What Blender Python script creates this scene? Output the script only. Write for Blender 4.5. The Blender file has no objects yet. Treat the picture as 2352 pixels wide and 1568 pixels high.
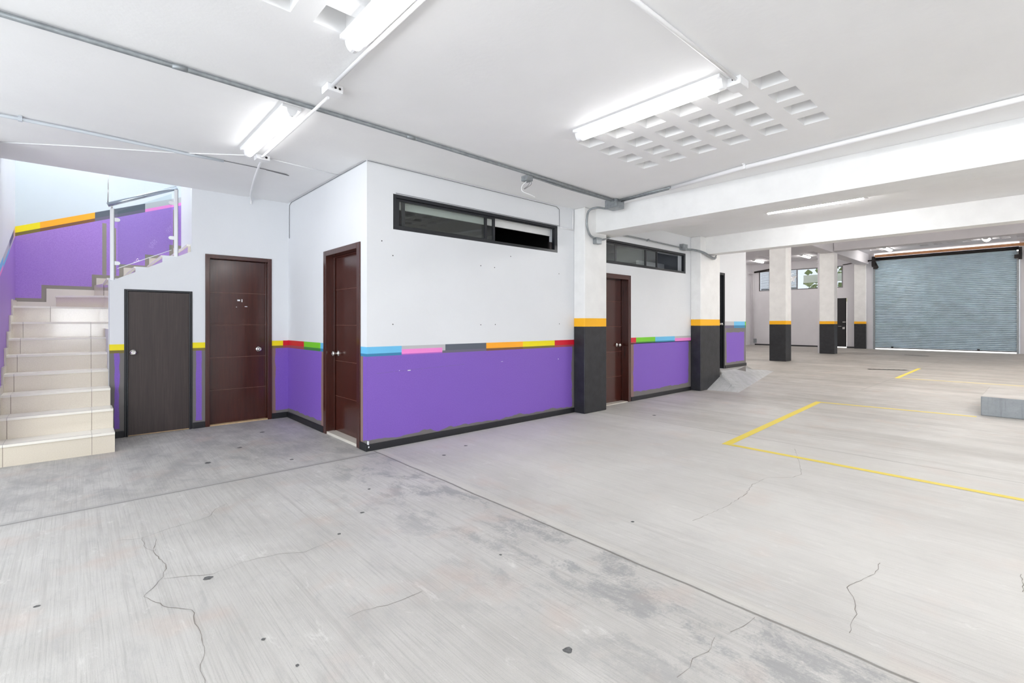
import bpy, bmesh, math, random
from math import sin, cos, pi, radians, sqrt
from mathutils import Vector

random.seed(7)
S = bpy.context.scene
COL = S.collection

# ------------------------------------------------------------------ camera
CAMH = 1.27
cam_d = bpy.data.cameras.new('camera')
cam_d.sensor_width = 36.0
cam_d.lens = 1110 * 36 / 2352
cam_d.shift_y = -43 / 2352
cam_d.clip_end = 200
cam = bpy.data.objects.new('camera', cam_d)
COL.objects.link(cam)
cam.location = (0, 0, CAMH)
cam.rotation_euler = (pi / 2, 0, math.atan2(1224, 1110) - pi / 2)
S.camera = cam

# ------------------------------------------------------------------ world, exposure
W = bpy.data.worlds.new('daylight')
S.world = W
W.use_nodes = True
W.node_tree.nodes['Background'].inputs[0].default_value = (0.90, 0.95, 1.0, 1)
W.node_tree.nodes['Background'].inputs[1].default_value = 3.5
S.view_settings.view_transform = 'Standard'
S.view_settings.look = 'None'
S.view_settings.gamma = 1
S.view_settings.use_curve_mapping = False
S.view_settings.exposure = 0.75
S.cycles.max_bounces = 10
S.cycles.diffuse_bounces = 8
S.cycles.glossy_bounces = 4
S.cycles.transparent_max_bounces = 12
S.cycles.sample_clamp_indirect = 6
LAMP = 7.5        # emission of the tube diffusers
LAMP_FAR = 42.0


# ------------------------------------------------------------------ helpers
def lin(c):
    r = []
    for v in c[:3]:
        v = v / 255.0
        r.append(v / 12.92 if v <= 0.04045 else ((v + 0.055) / 1.055) ** 2.4)
    return (r[0], r[1], r[2], 1.0)


class NT:
    """small node-graph writer"""
    def __init__(self, name):
        self.m = bpy.data.materials.new(name)
        self.m.use_nodes = True
        self.t = self.m.node_tree
        self.p = self.t.nodes['Principled BSDF']
        self.out = self.t.nodes['Material Output']

    def n(self, kind, **kw):
        nd = self.t.nodes.new(kind)
        for k, v in kw.items():
            setattr(nd, k, v)
        return nd

    def link(self, a, b):
        self.t.links.new(a, b)

    def val(self, sock, v):
        if isinstance(v, (int, float)):
            sock.default_value = v
        elif isinstance(v, tuple):
            sock.default_value = v
        else:
            self.link(v, sock)

    def math(self, op, a, b=0.0, c=None, clamp=False):
        nd = self.n('ShaderNodeMath', operation=op, use_clamp=clamp)
        self.val(nd.inputs[0], a)
        self.val(nd.inputs[1], b)
        if c is not None:
            self.val(nd.inputs[2], c)
        return nd.outputs[0]

    def pos(self):
        g = self.n('ShaderNodeNewGeometry')
        s = self.n('ShaderNodeSeparateXYZ')
        self.link(g.outputs['Position'], s.inputs[0])
        return g.outputs['Position'], s.outputs[0], s.outputs[1], s.outputs[2]

    def noise(self, vec, scale, detail=3, rough=0.55, dist=0.0):
        nd = self.n('ShaderNodeTexNoise')
        self.link(vec, nd.inputs['Vector'])
        nd.inputs['Scale'].default_value = scale
        nd.inputs['Detail'].default_value = detail
        nd.inputs['Roughness'].default_value = rough
        nd.inputs['Distortion'].default_value = dist
        return nd.outputs['Fac']

    def scaled(self, vec, sc):
        nd = self.n('ShaderNodeVectorMath', operation='MULTIPLY')
        self.link(vec, nd.inputs[0])
        nd.inputs[1].default_value = sc
        return nd.outputs[0]

    def ramp(self, fac, a, b, clamp=True, o0=0.0, o1=1.0):
        nd = self.n('ShaderNodeMapRange')
        nd.clamp = clamp
        self.link(fac, nd.inputs[0])
        nd.inputs[1].default_value = a
        nd.inputs[2].default_value = b
        nd.inputs[3].default_value = o0
        nd.inputs[4].default_value = o1
        return nd.outputs[0]

    def mix(self, fac, a, b, mode='MIX'):
        nd = self.n('ShaderNodeMix', data_type='RGBA', blend_type=mode)
        self.val(nd.inputs[0], fac)
        self.val(nd.inputs[6], a)
        self.val(nd.inputs[7], b)
        return nd.outputs[2]

    def bump(self, h, strength=0.3, dist=0.01):
        nd = self.n('ShaderNodeBump')
        nd.inputs['Strength'].default_value = strength
        nd.inputs['Distance'].default_value = dist
        self.link(h, nd.inputs['Height'])
        self.link(nd.outputs[0], self.p.inputs['Normal'])


def paint(name, rgb, rough=0.6, metal=0.0, var=0.05, scale=3.0, bump=0.0, bscale=60, spec=0.5, coat=0.0):
    k = NT(name)
    vec, x, y, z = k.pos()
    base = lin(rgb)
    if var > 0:
        f = k.noise(vec, scale, 4)
        dark = tuple(c * (1 - var) for c in base[:3]) + (1,)
        lite = tuple(min(1, c * (1 + var)) for c in base[:3]) + (1,)
        k.link(k.mix(k.ramp(f, 0.3, 0.7), dark, lite), k.p.inputs['Base Color'])
    else:
        k.p.inputs['Base Color'].default_value = base
    k.p.inputs['Roughness'].default_value = rough
    k.p.inputs['Metallic'].default_value = metal
    k.p.inputs['Specular IOR Level'].default_value = spec
    k.p.inputs['Coat Weight'].default_value = coat
    if bump > 0:
        k.bump(k.noise(vec, bscale, 5), bump, 0.004)
    return k.m


class MB:
    def __init__(self):
        self.v = []
        self.f = []
        self.mi = []
        self.sm = []

    def face(self, pts, mi=0, sm=False):
        n = len(self.v)
        self.v += [tuple(p) for p in pts]
        self.f.append(list(range(n, n + len(pts))))
        self.mi.append(mi)
        self.sm.append(sm)
        return self

    def box(self, x0, x1, y0, y1, z0, z1, mi=0):
        if x0 > x1: x0, x1 = x1, x0
        if y0 > y1: y0, y1 = y1, y0
        if z0 > z1: z0, z1 = z1, z0
        n = len(self.v)
        self.v += [(x0, y0, z0), (x1, y0, z0), (x1, y1, z0), (x0, y1, z0),
                   (x0, y0, z1), (x1, y0, z1), (x1, y1, z1), (x0, y1, z1)]
        for q in ((0, 3, 2, 1), (4, 5, 6, 7), (0, 1, 5, 4), (1, 2, 6, 5), (2, 3, 7, 6), (3, 0, 4, 7)):
            self.f.append([n + i for i in q])
            self.mi.append(mi)
            self.sm.append(False)
        return self

    def prism(self, poly, axis, d0, d1, mi=0):
        """poly: 2-D outline in the plane normal to axis, counter-clockwise seen from -axis or any"""
        def mk(p, d):
            if axis == 'x': return (d, p[0], p[1])
            if axis == 'y': return (p[0], d, p[1])
            return (p[0], p[1], d)
        n = len(poly)
        b = len(self.v)
        self.v += [mk(p, d0) for p in poly] + [mk(p, d1) for p in poly]
        self.f.append([b + i for i in range(n)])
        self.f.append([b + n + i for i in reversed(range(n))])
        self.mi += [mi, mi]
        self.sm += [False, False]
        for i in range(n):
            j = (i + 1) % n
            self.f.append([b + i, b + n + i, b + n + j, b + j])
            self.mi.append(mi)
            self.sm.append(False)
        return self

    def tube(self, pts, r, seg=10, mi=0, caps=True):
        P = [Vector(p) for p in pts]
        rings = []
        up = None
        for i, p in enumerate(P):
            if i == 0: t = (P[1] - P[0])
            elif i == len(P) - 1: t = (P[-1] - P[-2])
            else: t = (P[i + 1] - P[i]).normalized() + (P[i] - P[i - 1]).normalized()
            t.normalize()
            if up is None:
                a = Vector((0, 0, 1)) if abs(t.z) < 0.9 else Vector((1, 0, 0))
                up = (a - t * a.dot(t)).normalized()
            else:
                up = (up - t * up.dot(t)).normalized()
            s = t.cross(up)
            rings.append([p + (up * cos(2 * pi * k / seg) + s * sin(2 * pi * k / seg)) * r for k in range(seg)])
        b = len(self.v)
        for R in rings: self.v += [tuple(q) for q in R]
        for i in range(len(rings) - 1):
            for k in range(seg):
                k2 = (k + 1) % seg
                self.f.append([b + i * seg + k, b + i * seg + k2, b + (i + 1) * seg + k2, b + (i + 1) * seg + k])
                self.mi.append(mi)
                self.sm.append(True)
        if caps:
            self.f.append([b + k for k in reversed(range(seg))])
            self.f.append([b + (len(rings) - 1) * seg + k for k in range(seg)])
            self.mi += [mi, mi]
            self.sm += [False, False]
        return self

    def lathe(self, origin, axis, prof, seg=20, mi=0):
        """prof: (distance along axis, radius)"""
        o = Vector(origin)
        t = Vector(axis).normalized()
        a = Vector((0, 0, 1)) if abs(t.z) < 0.9 else Vector((1, 0, 0))
        u = (a - t * a.dot(t)).normalized()
        s = t.cross(u)
        b = len(self.v)
        for d, r in prof:
            for k in range(seg):
                self.v.append(tuple(o + t * d + (u * cos(2 * pi * k / seg) + s * sin(2 * pi * k / seg)) * r))
        for i in range(len(prof) - 1):
            for k in range(seg):
                k2 = (k + 1) % seg
                self.f.append([b + i * seg + k, b + i * seg + k2, b + (i + 1) * seg + k2, b + (i + 1) * seg + k])
                self.mi.append(mi)
                self.sm.append(True)
        self.f.append([b + k for k in reversed(range(seg))])
        self.f.append([b + (len(prof) - 1) * seg + k for k in range(seg)])
        self.mi += [mi, mi]
        self.sm += [False, False]
        return self

    def build(self, name, mats, parent=None, bevel=0.0):
        me = bpy.data.meshes.new(name)
        if not isinstance(mats, (list, tuple)): mats = [mats]
        # the mesh is stored about its own base centre
        xs = [p[0] for p in self.v]; ys = [p[1] for p in self.v]; zs = [p[2] for p in self.v]
        o = Vector(((min(xs) + max(xs)) / 2, (min(ys) + max(ys)) / 2, min(zs)))
        me.from_pydata([tuple(Vector(p) - o) for p in self.v], [], self.f)
        for m in mats: me.materials.append(m)
        me.polygons.foreach_set('material_index', self.mi)
        me.polygons.foreach_set('use_smooth', self.sm)
        me.update()
        ob = bpy.data.objects.new(name, me)
        COL.objects.link(ob)
        if parent is not None:
            ob.parent = parent
            base = Vector((0, 0, 0))
            q = parent
            while q is not None:
                base = base + q.location
                q = q.parent
            ob.location = o - base
        else:
            ob.location = o
        if bevel > 0:
            md = ob.modifiers.new('bevel', 'BEVEL')
            md.width = bevel
            md.segments = 2
            md.limit_method = 'ANGLE'
            md.angle_limit = radians(40)
        return ob


def empty(name, loc):
    e = bpy.data.objects.new(name, None)
    COL.objects.link(e)
    e.location = loc
    e.empty_display_size = 0.1
    return e


def tag(o, label, cat, group=None, kind=None):
    o['label'] = label
    o['category'] = cat
    if group: o['group'] = group
    if kind: o['kind'] = kind
    return o


def struct(o, label, cat):
    return tag(o, label, cat, None, 'structure')


# ------------------------------------------------------------------ materials
WHITE = paint('white wall paint', (222, 224, 227), 0.55, var=0.02, scale=1.5, bump=0.25, bscale=45)
WHITE2 = paint('white pillar paint', (234, 234, 233), 0.6, var=0.03, scale=5, bump=0.3, bscale=30)
CEIL = paint('white ceiling paint', (236, 236, 236), 0.6, var=0.02, scale=2, bump=0.3, bscale=25)
FARWHITE = paint('lilac white wall paint', (216, 214, 218), 0.65, var=0.04, scale=1.2, bump=0.3, bscale=20)
BLUEWHITE = paint('pale blue grey wall paint', (204, 213, 218), 0.6, var=0.02, scale=2)
DOORBROWN = None
GREYBORDER = (112, 108, 107)
FRAMEBLK = paint('black window frame', (28, 30, 35), 0.35, var=0.0)
BLACKPAINT = paint('black skirting paint', (26, 27, 31), 0.45, var=0.15, scale=14, bump=0.2)
CHROME = paint('polished steel', (215, 212, 208), 0.18, 1.0, var=0.0)
ALU = paint('white aluminium', (232, 234, 236), 0.3, 0.2, var=0.0)
GALV = paint('galvanised steel', (148, 153, 156), 0.42, 0.55, var=0.18, scale=22)
WHITEPIPE = paint('white painted conduit', (232, 232, 233), 0.4, var=0.02)
CABLE = paint('grey cable sheath', (120, 120, 122), 0.5, var=0.0)
STEELBLUE = paint('blue grey shutter steel', (198, 214, 224), 0.42, 0.15, var=0.10, scale=2.2)
DARKIRON = paint('dark greased iron', (42, 38, 38), 0.5, 0.4, var=0.2, scale=20)
WOOD = paint('orange timber beam', (196, 142, 100), 0.7, var=0.18, scale=6)
INSIDE = paint('room lining painted dark as unlit', (30, 29, 30), 0.9, var=0.0)  # near black colour stands in for the room's lack of light
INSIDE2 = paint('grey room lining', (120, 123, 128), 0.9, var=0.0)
SALMON = paint('salmon stripe', (226, 190, 172), 0.5, var=0.0)
YEL = paint('yellow stripe', (240, 222, 0), 0.45, var=0.02)
YEL2 = paint('golden yellow band', (246, 182, 8), 0.45, var=0.04, scale=9)
ORA = paint('orange stripe', (255, 172, 30), 0.45, var=0.02)
RED = paint('red stripe', (205, 14, 44), 0.45, var=0.02)
GRN = paint('green stripe', (118, 202, 42), 0.45, var=0.02)
BLU = paint('light blue stripe', (104, 186, 228), 0.45, var=0.02)
GRYS = paint('light grey stripe', (184, 184, 187), 0.45, var=0.02)
PNK = paint('pink stripe', (238, 136, 208), 0.45, var=0.02)
SLA = paint('slate grey stripe', (84, 92, 102), 0.45, var=0.02)
U_YEL = paint('olive overlap stripe', (118, 104, 44), 0.5, var=0.03)
U_ORA = paint('brown overlap stripe', (120, 80, 50), 0.5, var=0.03)
U_RED = paint('dull red overlap stripe', (158, 70, 78), 0.5, var=0.03)
U_GRN = paint('dark green overlap stripe', (62, 126, 62), 0.5, var=0.03)
U_BLU = paint('dark blue overlap stripe', (52, 126, 168), 0.5, var=0.03)
U_PNK = paint('violet overlap stripe', (168, 92, 186), 0.5, var=0.03)
U_SLA = paint('grey overlap stripe', (104, 98, 118), 0.5, var=0.03)
GLOW = None


def purple(name, axis, a0, a1, z0, z1, sides='LRB', w=0.03, left=(134, 106, 100), amp=0.05, tone=0):
    """purple field whose edges are brushed over in grey where it meets frames and skirting"""
    k = NT(name)
    vec, x, y, z = k.pos()
    a = x if axis == 'x' else y
    nz = k.noise(vec, 7.0, 1, 0.5)
    nz = k.math('MULTIPLY', k.math('SUBTRACT', nz, 0.5), amp)
    ds = []
    if 'L' in sides: ds.append(k.math('SUBTRACT', a, a0))
    if 'R' in sides: ds.append(k.math('SUBTRACT', a1, a))
    if 'B' in sides: ds.append(k.math('SUBTRACT', z, z0))
    if 'T' in sides: ds.append(k.math('SUBTRACT', z1, z))
    d = ds[0]
    for e in ds[1:]: d = k.math('MINIMUM', d, e)
    f = k.ramp(k.math('ADD', d, nz), w - 0.003, w + 0.003)
    fine = k.noise(vec, 130, 2)
    big = k.noise(vec, 1.6, 3)
    col = k.mix(k.ramp(fine, 0.3, 0.7), lin((117 + tone, 78 + tone, 178 + tone // 2)), lin((132 + tone, 96 + tone, 190 + tone // 2)))
    col = k.mix(k.ramp(big, 0.35, 0.65, o1=0.35), col, lin((124 + tone, 90 + tone, 186 + tone // 2)))
    edge = lin(GREYBORDER)
    if 'L' in sides and left:
        near = k.math('LESS_THAN', k.math('SUBTRACT', a, a0), w + 0.01)
        e2 = k.mix(near, edge, lin(left))
        k.link(k.mix(f, e2, col), k.p.inputs['Base Color'])
    else:
        k.link(k.mix(f, edge, col), k.p.inputs['Base Color'])
    k.p.inputs['Roughness'].default_value = 0.5
    k.bump(k.noise(vec, 60, 4), 0.2, 0.004)
    return k.m


def brown_door():
    k = NT('dark red brown lacquer')
    vec, x, y, z = k.pos()
    g = k.noise(k.scaled(vec, (40, 40, 3)), 1.0, 5)
    sp = k.noise(vec, 90, 3)
    c = k.mix(k.ramp(g, 0.3, 0.7), lin((58, 24, 18)), lin((72, 32, 24)))
    c = k.mix(k.ramp(sp, 0.76, 0.8), c, lin((150, 110, 100)))
    k.link(c, k.p.inputs['Base Color'])
    k.p.inputs['Roughness'].default_value = 0.22
    k.p.inputs['Coat Weight'].default_value = 0.3
    k.p.inputs['Coat Roughness'].default_value = 0.12
    k.bump(k.noise(k.scaled(vec, (6, 6, 1)), 3.0, 2), 0.08, 0.01)
    return k.m


def dark_laminate():
    k = NT('dark wood laminate')
    vec, x, y, z = k.pos()
    g = k.noise(k.scaled(vec, (120, 120, 2.5)), 1.0, 6, 0.65)
    h = k.noise(k.scaled(vec, (18, 18, 1.0)), 1.0, 3)
    c = k.mix(k.ramp(g, 0.25, 0.75), lin((42, 33, 31)), lin((74, 62, 59)))
    c = k.mix(k.ramp(h, 0.3, 0.7, o1=0.5), c, lin((50, 41, 39)))
    k.link(c, k.p.inputs['Base Color'])
    k.p.inputs['Roughness'].default_value = 0.42
    return k.m


def tile_mat():
    k = NT('beige glazed tile')
    vec, x, y, z = k.pos()
    g = k.noise(vec, 120, 3)
    h = k.noise(vec, 3, 3)
    c = k.mix(k.ramp(g, 0.3, 0.7), lin((212, 202, 184)), lin((222, 213, 196)))
    c = k.mix(k.ramp(h, 0.3, 0.7, o1=0.4), c, lin((220, 209, 193)))
    k.link(c, k.p.inputs['Base Color'])
    k.p.inputs['Specular IOR Level'].default_value = 1.0
    k.p.inputs['Roughness'].default_value = 0.11
    k.p.inputs['Coat Weight'].default_value = 1.0
    k.p.inputs['Coat Roughness'].default_value = 0.06
    return k.m


def blackpillar():
    k = NT('white pillar with black base and yellow band')
    vec, x, y, z = k.pos()
    n = k.noise(vec, 9, 4)
    blk = k.mix(k.ramp(n, 0.3, 0.7), lin((26, 27, 31)), lin((42, 43, 47)))
    chips = k.noise(vec, 55, 3)
    low = k.ramp(z, 0.0, 0.25, o0=0.0, o1=0.05)
    blk = k.mix(k.math('GREATER_THAN', chips, k.math('ADD', low, 0.755)), blk, lin((190, 190, 190)))
    wht = k.mix(k.ramp(k.noise(vec, 4, 4), 0.3, 0.7), lin((226, 226, 225)), lin((236, 236, 235)))
    yz = k.math('ADD', z, k.math('MULTIPLY', k.math('SUBTRACT', k.noise(vec, 30, 2), 0.5), 0.004))
    c = k.mix(k.math('GREATER_THAN', yz, 1.216), blk, lin((246, 180, 8)))
    c = k.mix(k.math('GREATER_THAN', yz, 1.334), c, wht)
    k.link(c, k.p.inputs['Base Color'])
    k.p.inputs['Roughness'].default_value = 0.5
    k.bump(k.noise(vec, 28, 5), 0.35, 0.006)
    return k.m


def concrete_floor():
    k = NT('broomed grey concrete')
    vec, x, y, z = k.pos()
    # the whole slab: cloudy tone
    cloud = k.noise(vec, 0.9, 5, 0.6, 0.6)
    mid = k.noise(vec, 3.5, 6, 0.65, 0.4)
    broom = k.noise(k.scaled(vec, (120, 1.6, 1)), 1.0, 5, 0.75)
    broom2 = k.noise(k.scaled(vec, (24, 0.35, 1)), 1.0, 4, 0.6)
    fine = k.noise(vec, 210, 4, 0.7)
    blot = k.noise(k.scaled(vec, (3.2, 1.1, 1)), 3.0, 7, 0.78, 0.5)
    c = k.mix(k.ramp(cloud, 0.3, 0.7), lin((170, 167, 162)), lin((199, 197, 193)))
    c = k.mix(k.ramp(mid, 0.35, 0.7, o1=0.5), c, lin((190, 187, 184)))
    c = k.mix(k.ramp(broom, 0.52, 0.32, o1=0.5), c, lin((142, 139, 135)))
    c = k.mix(k.ramp(broom2, 0.46, 0.28, o1=0.55), c, lin((158, 154, 150)))
    c = k.mix(k.ramp(fine, 0.44, 0.28, o1=0.5), c, lin((126, 123, 120)))
    c = k.mix(k.ramp(blot, 0.48, 0.34, o1=0.35), c, lin((150, 149, 148)))
    c = k.mix(k.ramp(blot, 0.58, 0.70, o1=0.55), c, lin((216, 214, 210)))
    # worn dark smears beside the long joint and by the back doors
    sm = k.math('ADD', k.noise(k.scaled(vec, (1.0, 0.55, 1)), 4.5, 7, 0.72, 0.35), k.math('MULTIPLY', k.math('SUBTRACT', k.noise(vec, 70, 3, 0.7), 0.5), 0.22))
    nearj = k.math('MULTIPLY', k.ramp(x, 1.2, 1.9), k.ramp(x, 2.28, 2.18))
    nearj = k.math('MULTIPLY', nearj, k.ramp(y, 4.6, 4.2))
    c = k.mix(k.math('MULTIPLY', k.ramp(sm, 0.5, 0.60), k.math('MULTIPLY', nearj, 0.75)), c, lin((140, 140, 140)))
    back = k.math('MULTIPLY', k.ramp(y, 4.3, 4.6), k.ramp(x, 2.3, 2.1))
    c = k.mix(k.math('MULTIPLY', k.ramp(sm, 0.44, 0.62), k.math('MULTIPLY', back, 0.55)), c, lin((138, 136, 136)))
    red = k.noise(vec, 2.3, 3)
    c = k.mix(k.math('MULTIPLY', k.ramp(red, 0.56, 0.7), 0.28), c, lin((186, 160, 146)))
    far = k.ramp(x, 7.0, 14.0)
    c = k.mix(k.math('MULTIPLY', k.ramp(x, 2.2, 3.0), k.ramp(x, 8.0, 5.5, o1=0.4)), c, lin((224, 221, 216)))  # right slab lightened in its colour to add broad brightness
    c = k.mix(far, c, (0.78, 0.755, 0.725, 1), 'MULTIPLY')  # far floor colour darkened to offset the strong high bay lamps
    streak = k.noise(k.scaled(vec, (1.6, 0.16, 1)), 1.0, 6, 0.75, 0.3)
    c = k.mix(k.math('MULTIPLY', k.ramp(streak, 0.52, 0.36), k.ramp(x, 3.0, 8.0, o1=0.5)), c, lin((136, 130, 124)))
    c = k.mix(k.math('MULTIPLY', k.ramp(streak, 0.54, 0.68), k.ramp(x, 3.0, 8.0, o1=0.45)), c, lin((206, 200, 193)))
    # joints: along y at x=2.205 and 5.57, along x at y=4.38
    wob = k.math('MULTIPLY', k.math('SUBTRACT', k.noise(k.scaled(vec, (1, 1, 1)), 2.0, 4), 0.5), 0.03)

    def line(coord, at, w, lim=None):
        d = k.math('ABSOLUTE', k.math('SUBTRACT', k.math('ADD', coord, wob), at))
        m = k.ramp(d, w, w * 0.4)
        if lim is not None: m = k.math('MULTIPLY', m, lim)
        return m
    j1 = line(x, 2.205, 0.010, k.math('LESS_THAN', y, 4.47))
    j2 = line(y, 4.385, 0.010, k.math('LESS_THAN', x, 2.2))
    j3 = line(x, 5.57, 0.008, k.math('LESS_THAN', y, 4.3))
    j4 = line(y, 2.33, 0.006, k.math('GREATER_THAN', x, 11.0))
    band = line(x, 2.25, 0.05, k.math('LESS_THAN', y, 4.47))
    c = k.mix(k.math('MULTIPLY', band, 0.35), c, lin((205, 201, 193)))
    band2 = line(y, 4.40, 0.05, k.math('LESS_THAN', x, 2.2))
    c = k.mix(k.math('MULTIPLY', band2, 0.7), c, lin((160, 158, 156)))
    j = k.math('MAXIMUM', k.math('MAXIMUM', j1, j2), k.math('MULTIPLY', k.math('MAXIMUM', j3, j4), 0.7))
    c = k.mix(k.math('MULTIPLY', j, 0.8), c, lin((104, 100, 96)))
    # small specks of dirt
    v2 = k.n('ShaderNodeTexVoronoi', feature='F1')
    k.link(vec, v2.inputs['Vector'])
    v2.inputs['Scale'].default_value = 3.2
    sepc = k.n('ShaderNodeSeparateColor')
    k.link(v2.outputs['Color'], sepc.inputs[0])
    dot = k.math('MULTIPLY', k.ramp(v2.outputs['Distance'], 0.030, 0.020), k.math('GREATER_THAN', sepc.outputs[0], 0.72))
    c = k.mix(k.math('MULTIPLY', dot, 0.6), c, lin((86, 84, 84)))
    k.link(c, k.p.inputs['Base Color'])
    k.link(k.ramp(mid, 0.3, 0.7, o0=0.42, o1=0.62), k.p.inputs['Roughness'])
    h = k.math('SUBTRACT', k.math('ADD', k.math('MULTIPLY', broom, 0.5), k.math('MULTIPLY', fine, 0.25)),
               k.math('MULTIPLY', j, 1.2))
    k.bump(h, 0.28, 0.006)
    return k.m


def rough_concrete(name, a, b):
    k = NT(name)
    vec, x, y, z = k.pos()
    c = k.mix(k.ramp(k.noise(vec, 5, 6, 0.7), 0.3, 0.7), lin(a), lin(b))
    c = k.mix(k.ramp(k.noise(k.scaled(vec, (2, 40, 2)), 1.0, 4), 0.45, 0.3, o1=0.4), c, lin(tuple(v * 0.82 for v in a)))
    k.link(c, k.p.inputs['Base Color'])
    k.p.inputs['Roughness'].default_value = 0.7
    k.bump(k.noise(vec, 30, 6), 0.5, 0.01)
    return k.m


def worn_line():
    k = NT('worn yellow line paint')
    vec, x, y, z = k.pos()
    f = k.noise(vec, 22, 5, 0.7)
    c = k.mix(k.ramp(f, 0.36, 0.24), lin((226, 204, 76)), lin((200, 192, 160)))
    k.link(c, k.p.inputs['Base Color'])
    k.p.inputs['Roughness'].default_value = 0.55
    return k.m


def emit(name, rgb, strength):
    k = NT(name)
    k.p.inputs['Base Color'].default_value = (0.8, 0.8, 0.8, 1)
    k.p.inputs['Emission Color'].default_value = lin(rgb)
    k.p.inputs['Emission Strength'].default_value = strength
    return k.m


def glass(name, tint, refl=1.0):
    k = NT(name)
    tr = k.n('ShaderNodeBsdfTransparent')
    tr.inputs[0].default_value = lin(tint)
    gl = k.n('ShaderNodeBsdfGlossy')
    gl.inputs['Roughness'].default_value = 0.02
    gl.inputs[0].default_value = (0.95, 0.97, 0.96, 1)
    fr = k.n('ShaderNodeFresnel')
    fr.inputs[0].default_value = 1.5
    mx = k.n('ShaderNodeMixShader')
    ge = k.n('ShaderNodeNewGeometry')
    front = k.math('SUBTRACT', 1.0, ge.outputs['Backfacing'])     # reflect on the outer faces only
    k.link(k.math('MULTIPLY', k.math('MULTIPLY', fr.outputs[0], front), refl, clamp=True), mx.inputs[0])
    k.link(tr.outputs[0], mx.inputs[1])
    k.link(gl.outputs[0], mx.inputs[2])
    k.link(mx.outputs[0], k.out.inputs[0])
    return k.m


def foliage():
    k = NT('mottled green leaves')
    vec, x, y, z = k.pos()
    c = k.mix(k.ramp(k.noise(vec, 7, 5, 0.7), 0.35, 0.65), lin((96, 128, 66)), lin((206, 210, 160)))
    k.link(c, k.p.inputs['Base Color'])
    k.p.inputs['Roughness'].default_value = 0.8
    return k.m


BROWN = brown_door()
LAMI = dark_laminate()
TILE = tile_mat()
PILLAR = blackpillar()
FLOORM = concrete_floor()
RAMPM = rough_concrete('pale ramp concrete', (168, 169, 169), (188, 189, 191))
LANDM = rough_concrete('grey landing concrete', (140, 140, 138), (160, 158, 155))
BLOCKS = rough_concrete('grey block concrete', (140, 146, 150), (158, 163, 167))
LINEM = worn_line()
TUBE = emit('lit diffuser', (255, 255, 255), LAMP)
TUBEMID = emit('lit middle diffuser', (255, 255, 255), LAMP * 6.2)
TUBEHID = emit('added high bay fill diffuser', (255, 251, 246), LAMP_FAR * 2.5)
TUBEFAR = emit('lit far diffuser', (255, 250, 244), LAMP_FAR * 0.7)
GLASS = glass('window glass', (246, 248, 247), 1.4)
GLASSRAIL = glass('rail glass', (244, 248, 248), 0.10)
GLASSFAR = glass('far window glass', (172, 174, 176), 1.0)
FOLI = foliage()
TILELIGHT = paint('light threshold tile', (212, 206, 196), 0.35, var=0.03)
GROUT = paint('dark tile joint', (112, 100, 92), 0.8, var=0.0)
TREAD = paint('pale tread tile', (236, 232, 222), 0.25, var=0.02)  # lighter than the riser tile, glossy brightness put into the colour
ANTISLIP = paint('grey tread groove', (150, 148, 144), 0.6, var=0.0)
CRACKM = paint('dark crack', (126, 120, 114), 0.9, var=0.0)
SPOTM = paint('dark tar spot', (92, 92, 92), 0.8, var=0.3, scale=80)
HOLE = paint('dark drill hole', (60, 60, 62), 0.9, var=0.0)
OUTG = paint('pale pavement', (225, 220, 214), 0.8, var=0.02)
OUTW = paint('pale facade', (232, 222, 214), 0.8, var=0.02)
LETTER = paint('white lettering', (246, 246, 248), 0.5, var=0.0)
BLIND = paint('grey louvre', (150, 148, 150), 0.5, var=0.0)
GREYDARK = paint('dark hinge gap', (20, 18, 18), 0.8, var=0.0)

CZ = 2.882      # low ceiling
FZ = 4.60       # high ceiling of the far bays
XL, YB = -0.53, 8.45   # stair corner
YW = 4.50       # long wall plane
XW = 2.145      # short side wall plane
BW = 6.87       # back wall plane

# ------------------------------------------------------------------ floor
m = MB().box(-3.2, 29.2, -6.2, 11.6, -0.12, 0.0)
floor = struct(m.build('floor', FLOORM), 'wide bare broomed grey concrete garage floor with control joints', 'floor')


def floor_strip(name, p0, p1, w, mat, z=0.0015, n=1, jit=0.0):
    (x0, y0), (x1, y1) = p0, p1
    d = Vector((x1 - x0, y1 - y0)).normalized()
    s = Vector((-d.y, d.x)) * w / 2
    mb = MB()
    mb.face([(x0 - s.x, y0 - s.y, z), (x1 - s.x, y1 - s.y, z), (x1 + s.x, y1 + s.y, z), (x0 + s.x, y0 + s.y, z)])
    return mb.build(name, mat, floor)


floor_strip('painted_line', (5.03, 2.235), (8.88, 2.44), 0.085, LINEM)
floor_strip('painted_line', (5.065, 2.19), (5.02, -1.6), 0.07, LINEM)
floor_strip('painted_line', (8.84, 2.40), (9.04, 0.62), 0.075, LINEM)
floor_strip('painted_line', (13.95, 2.284), (17.4, 2.34), 0.08, LINEM)
floor_strip('painted_line', (14.0, 2.25), (14.15, -0.2), 0.07, LINEM)


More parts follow.
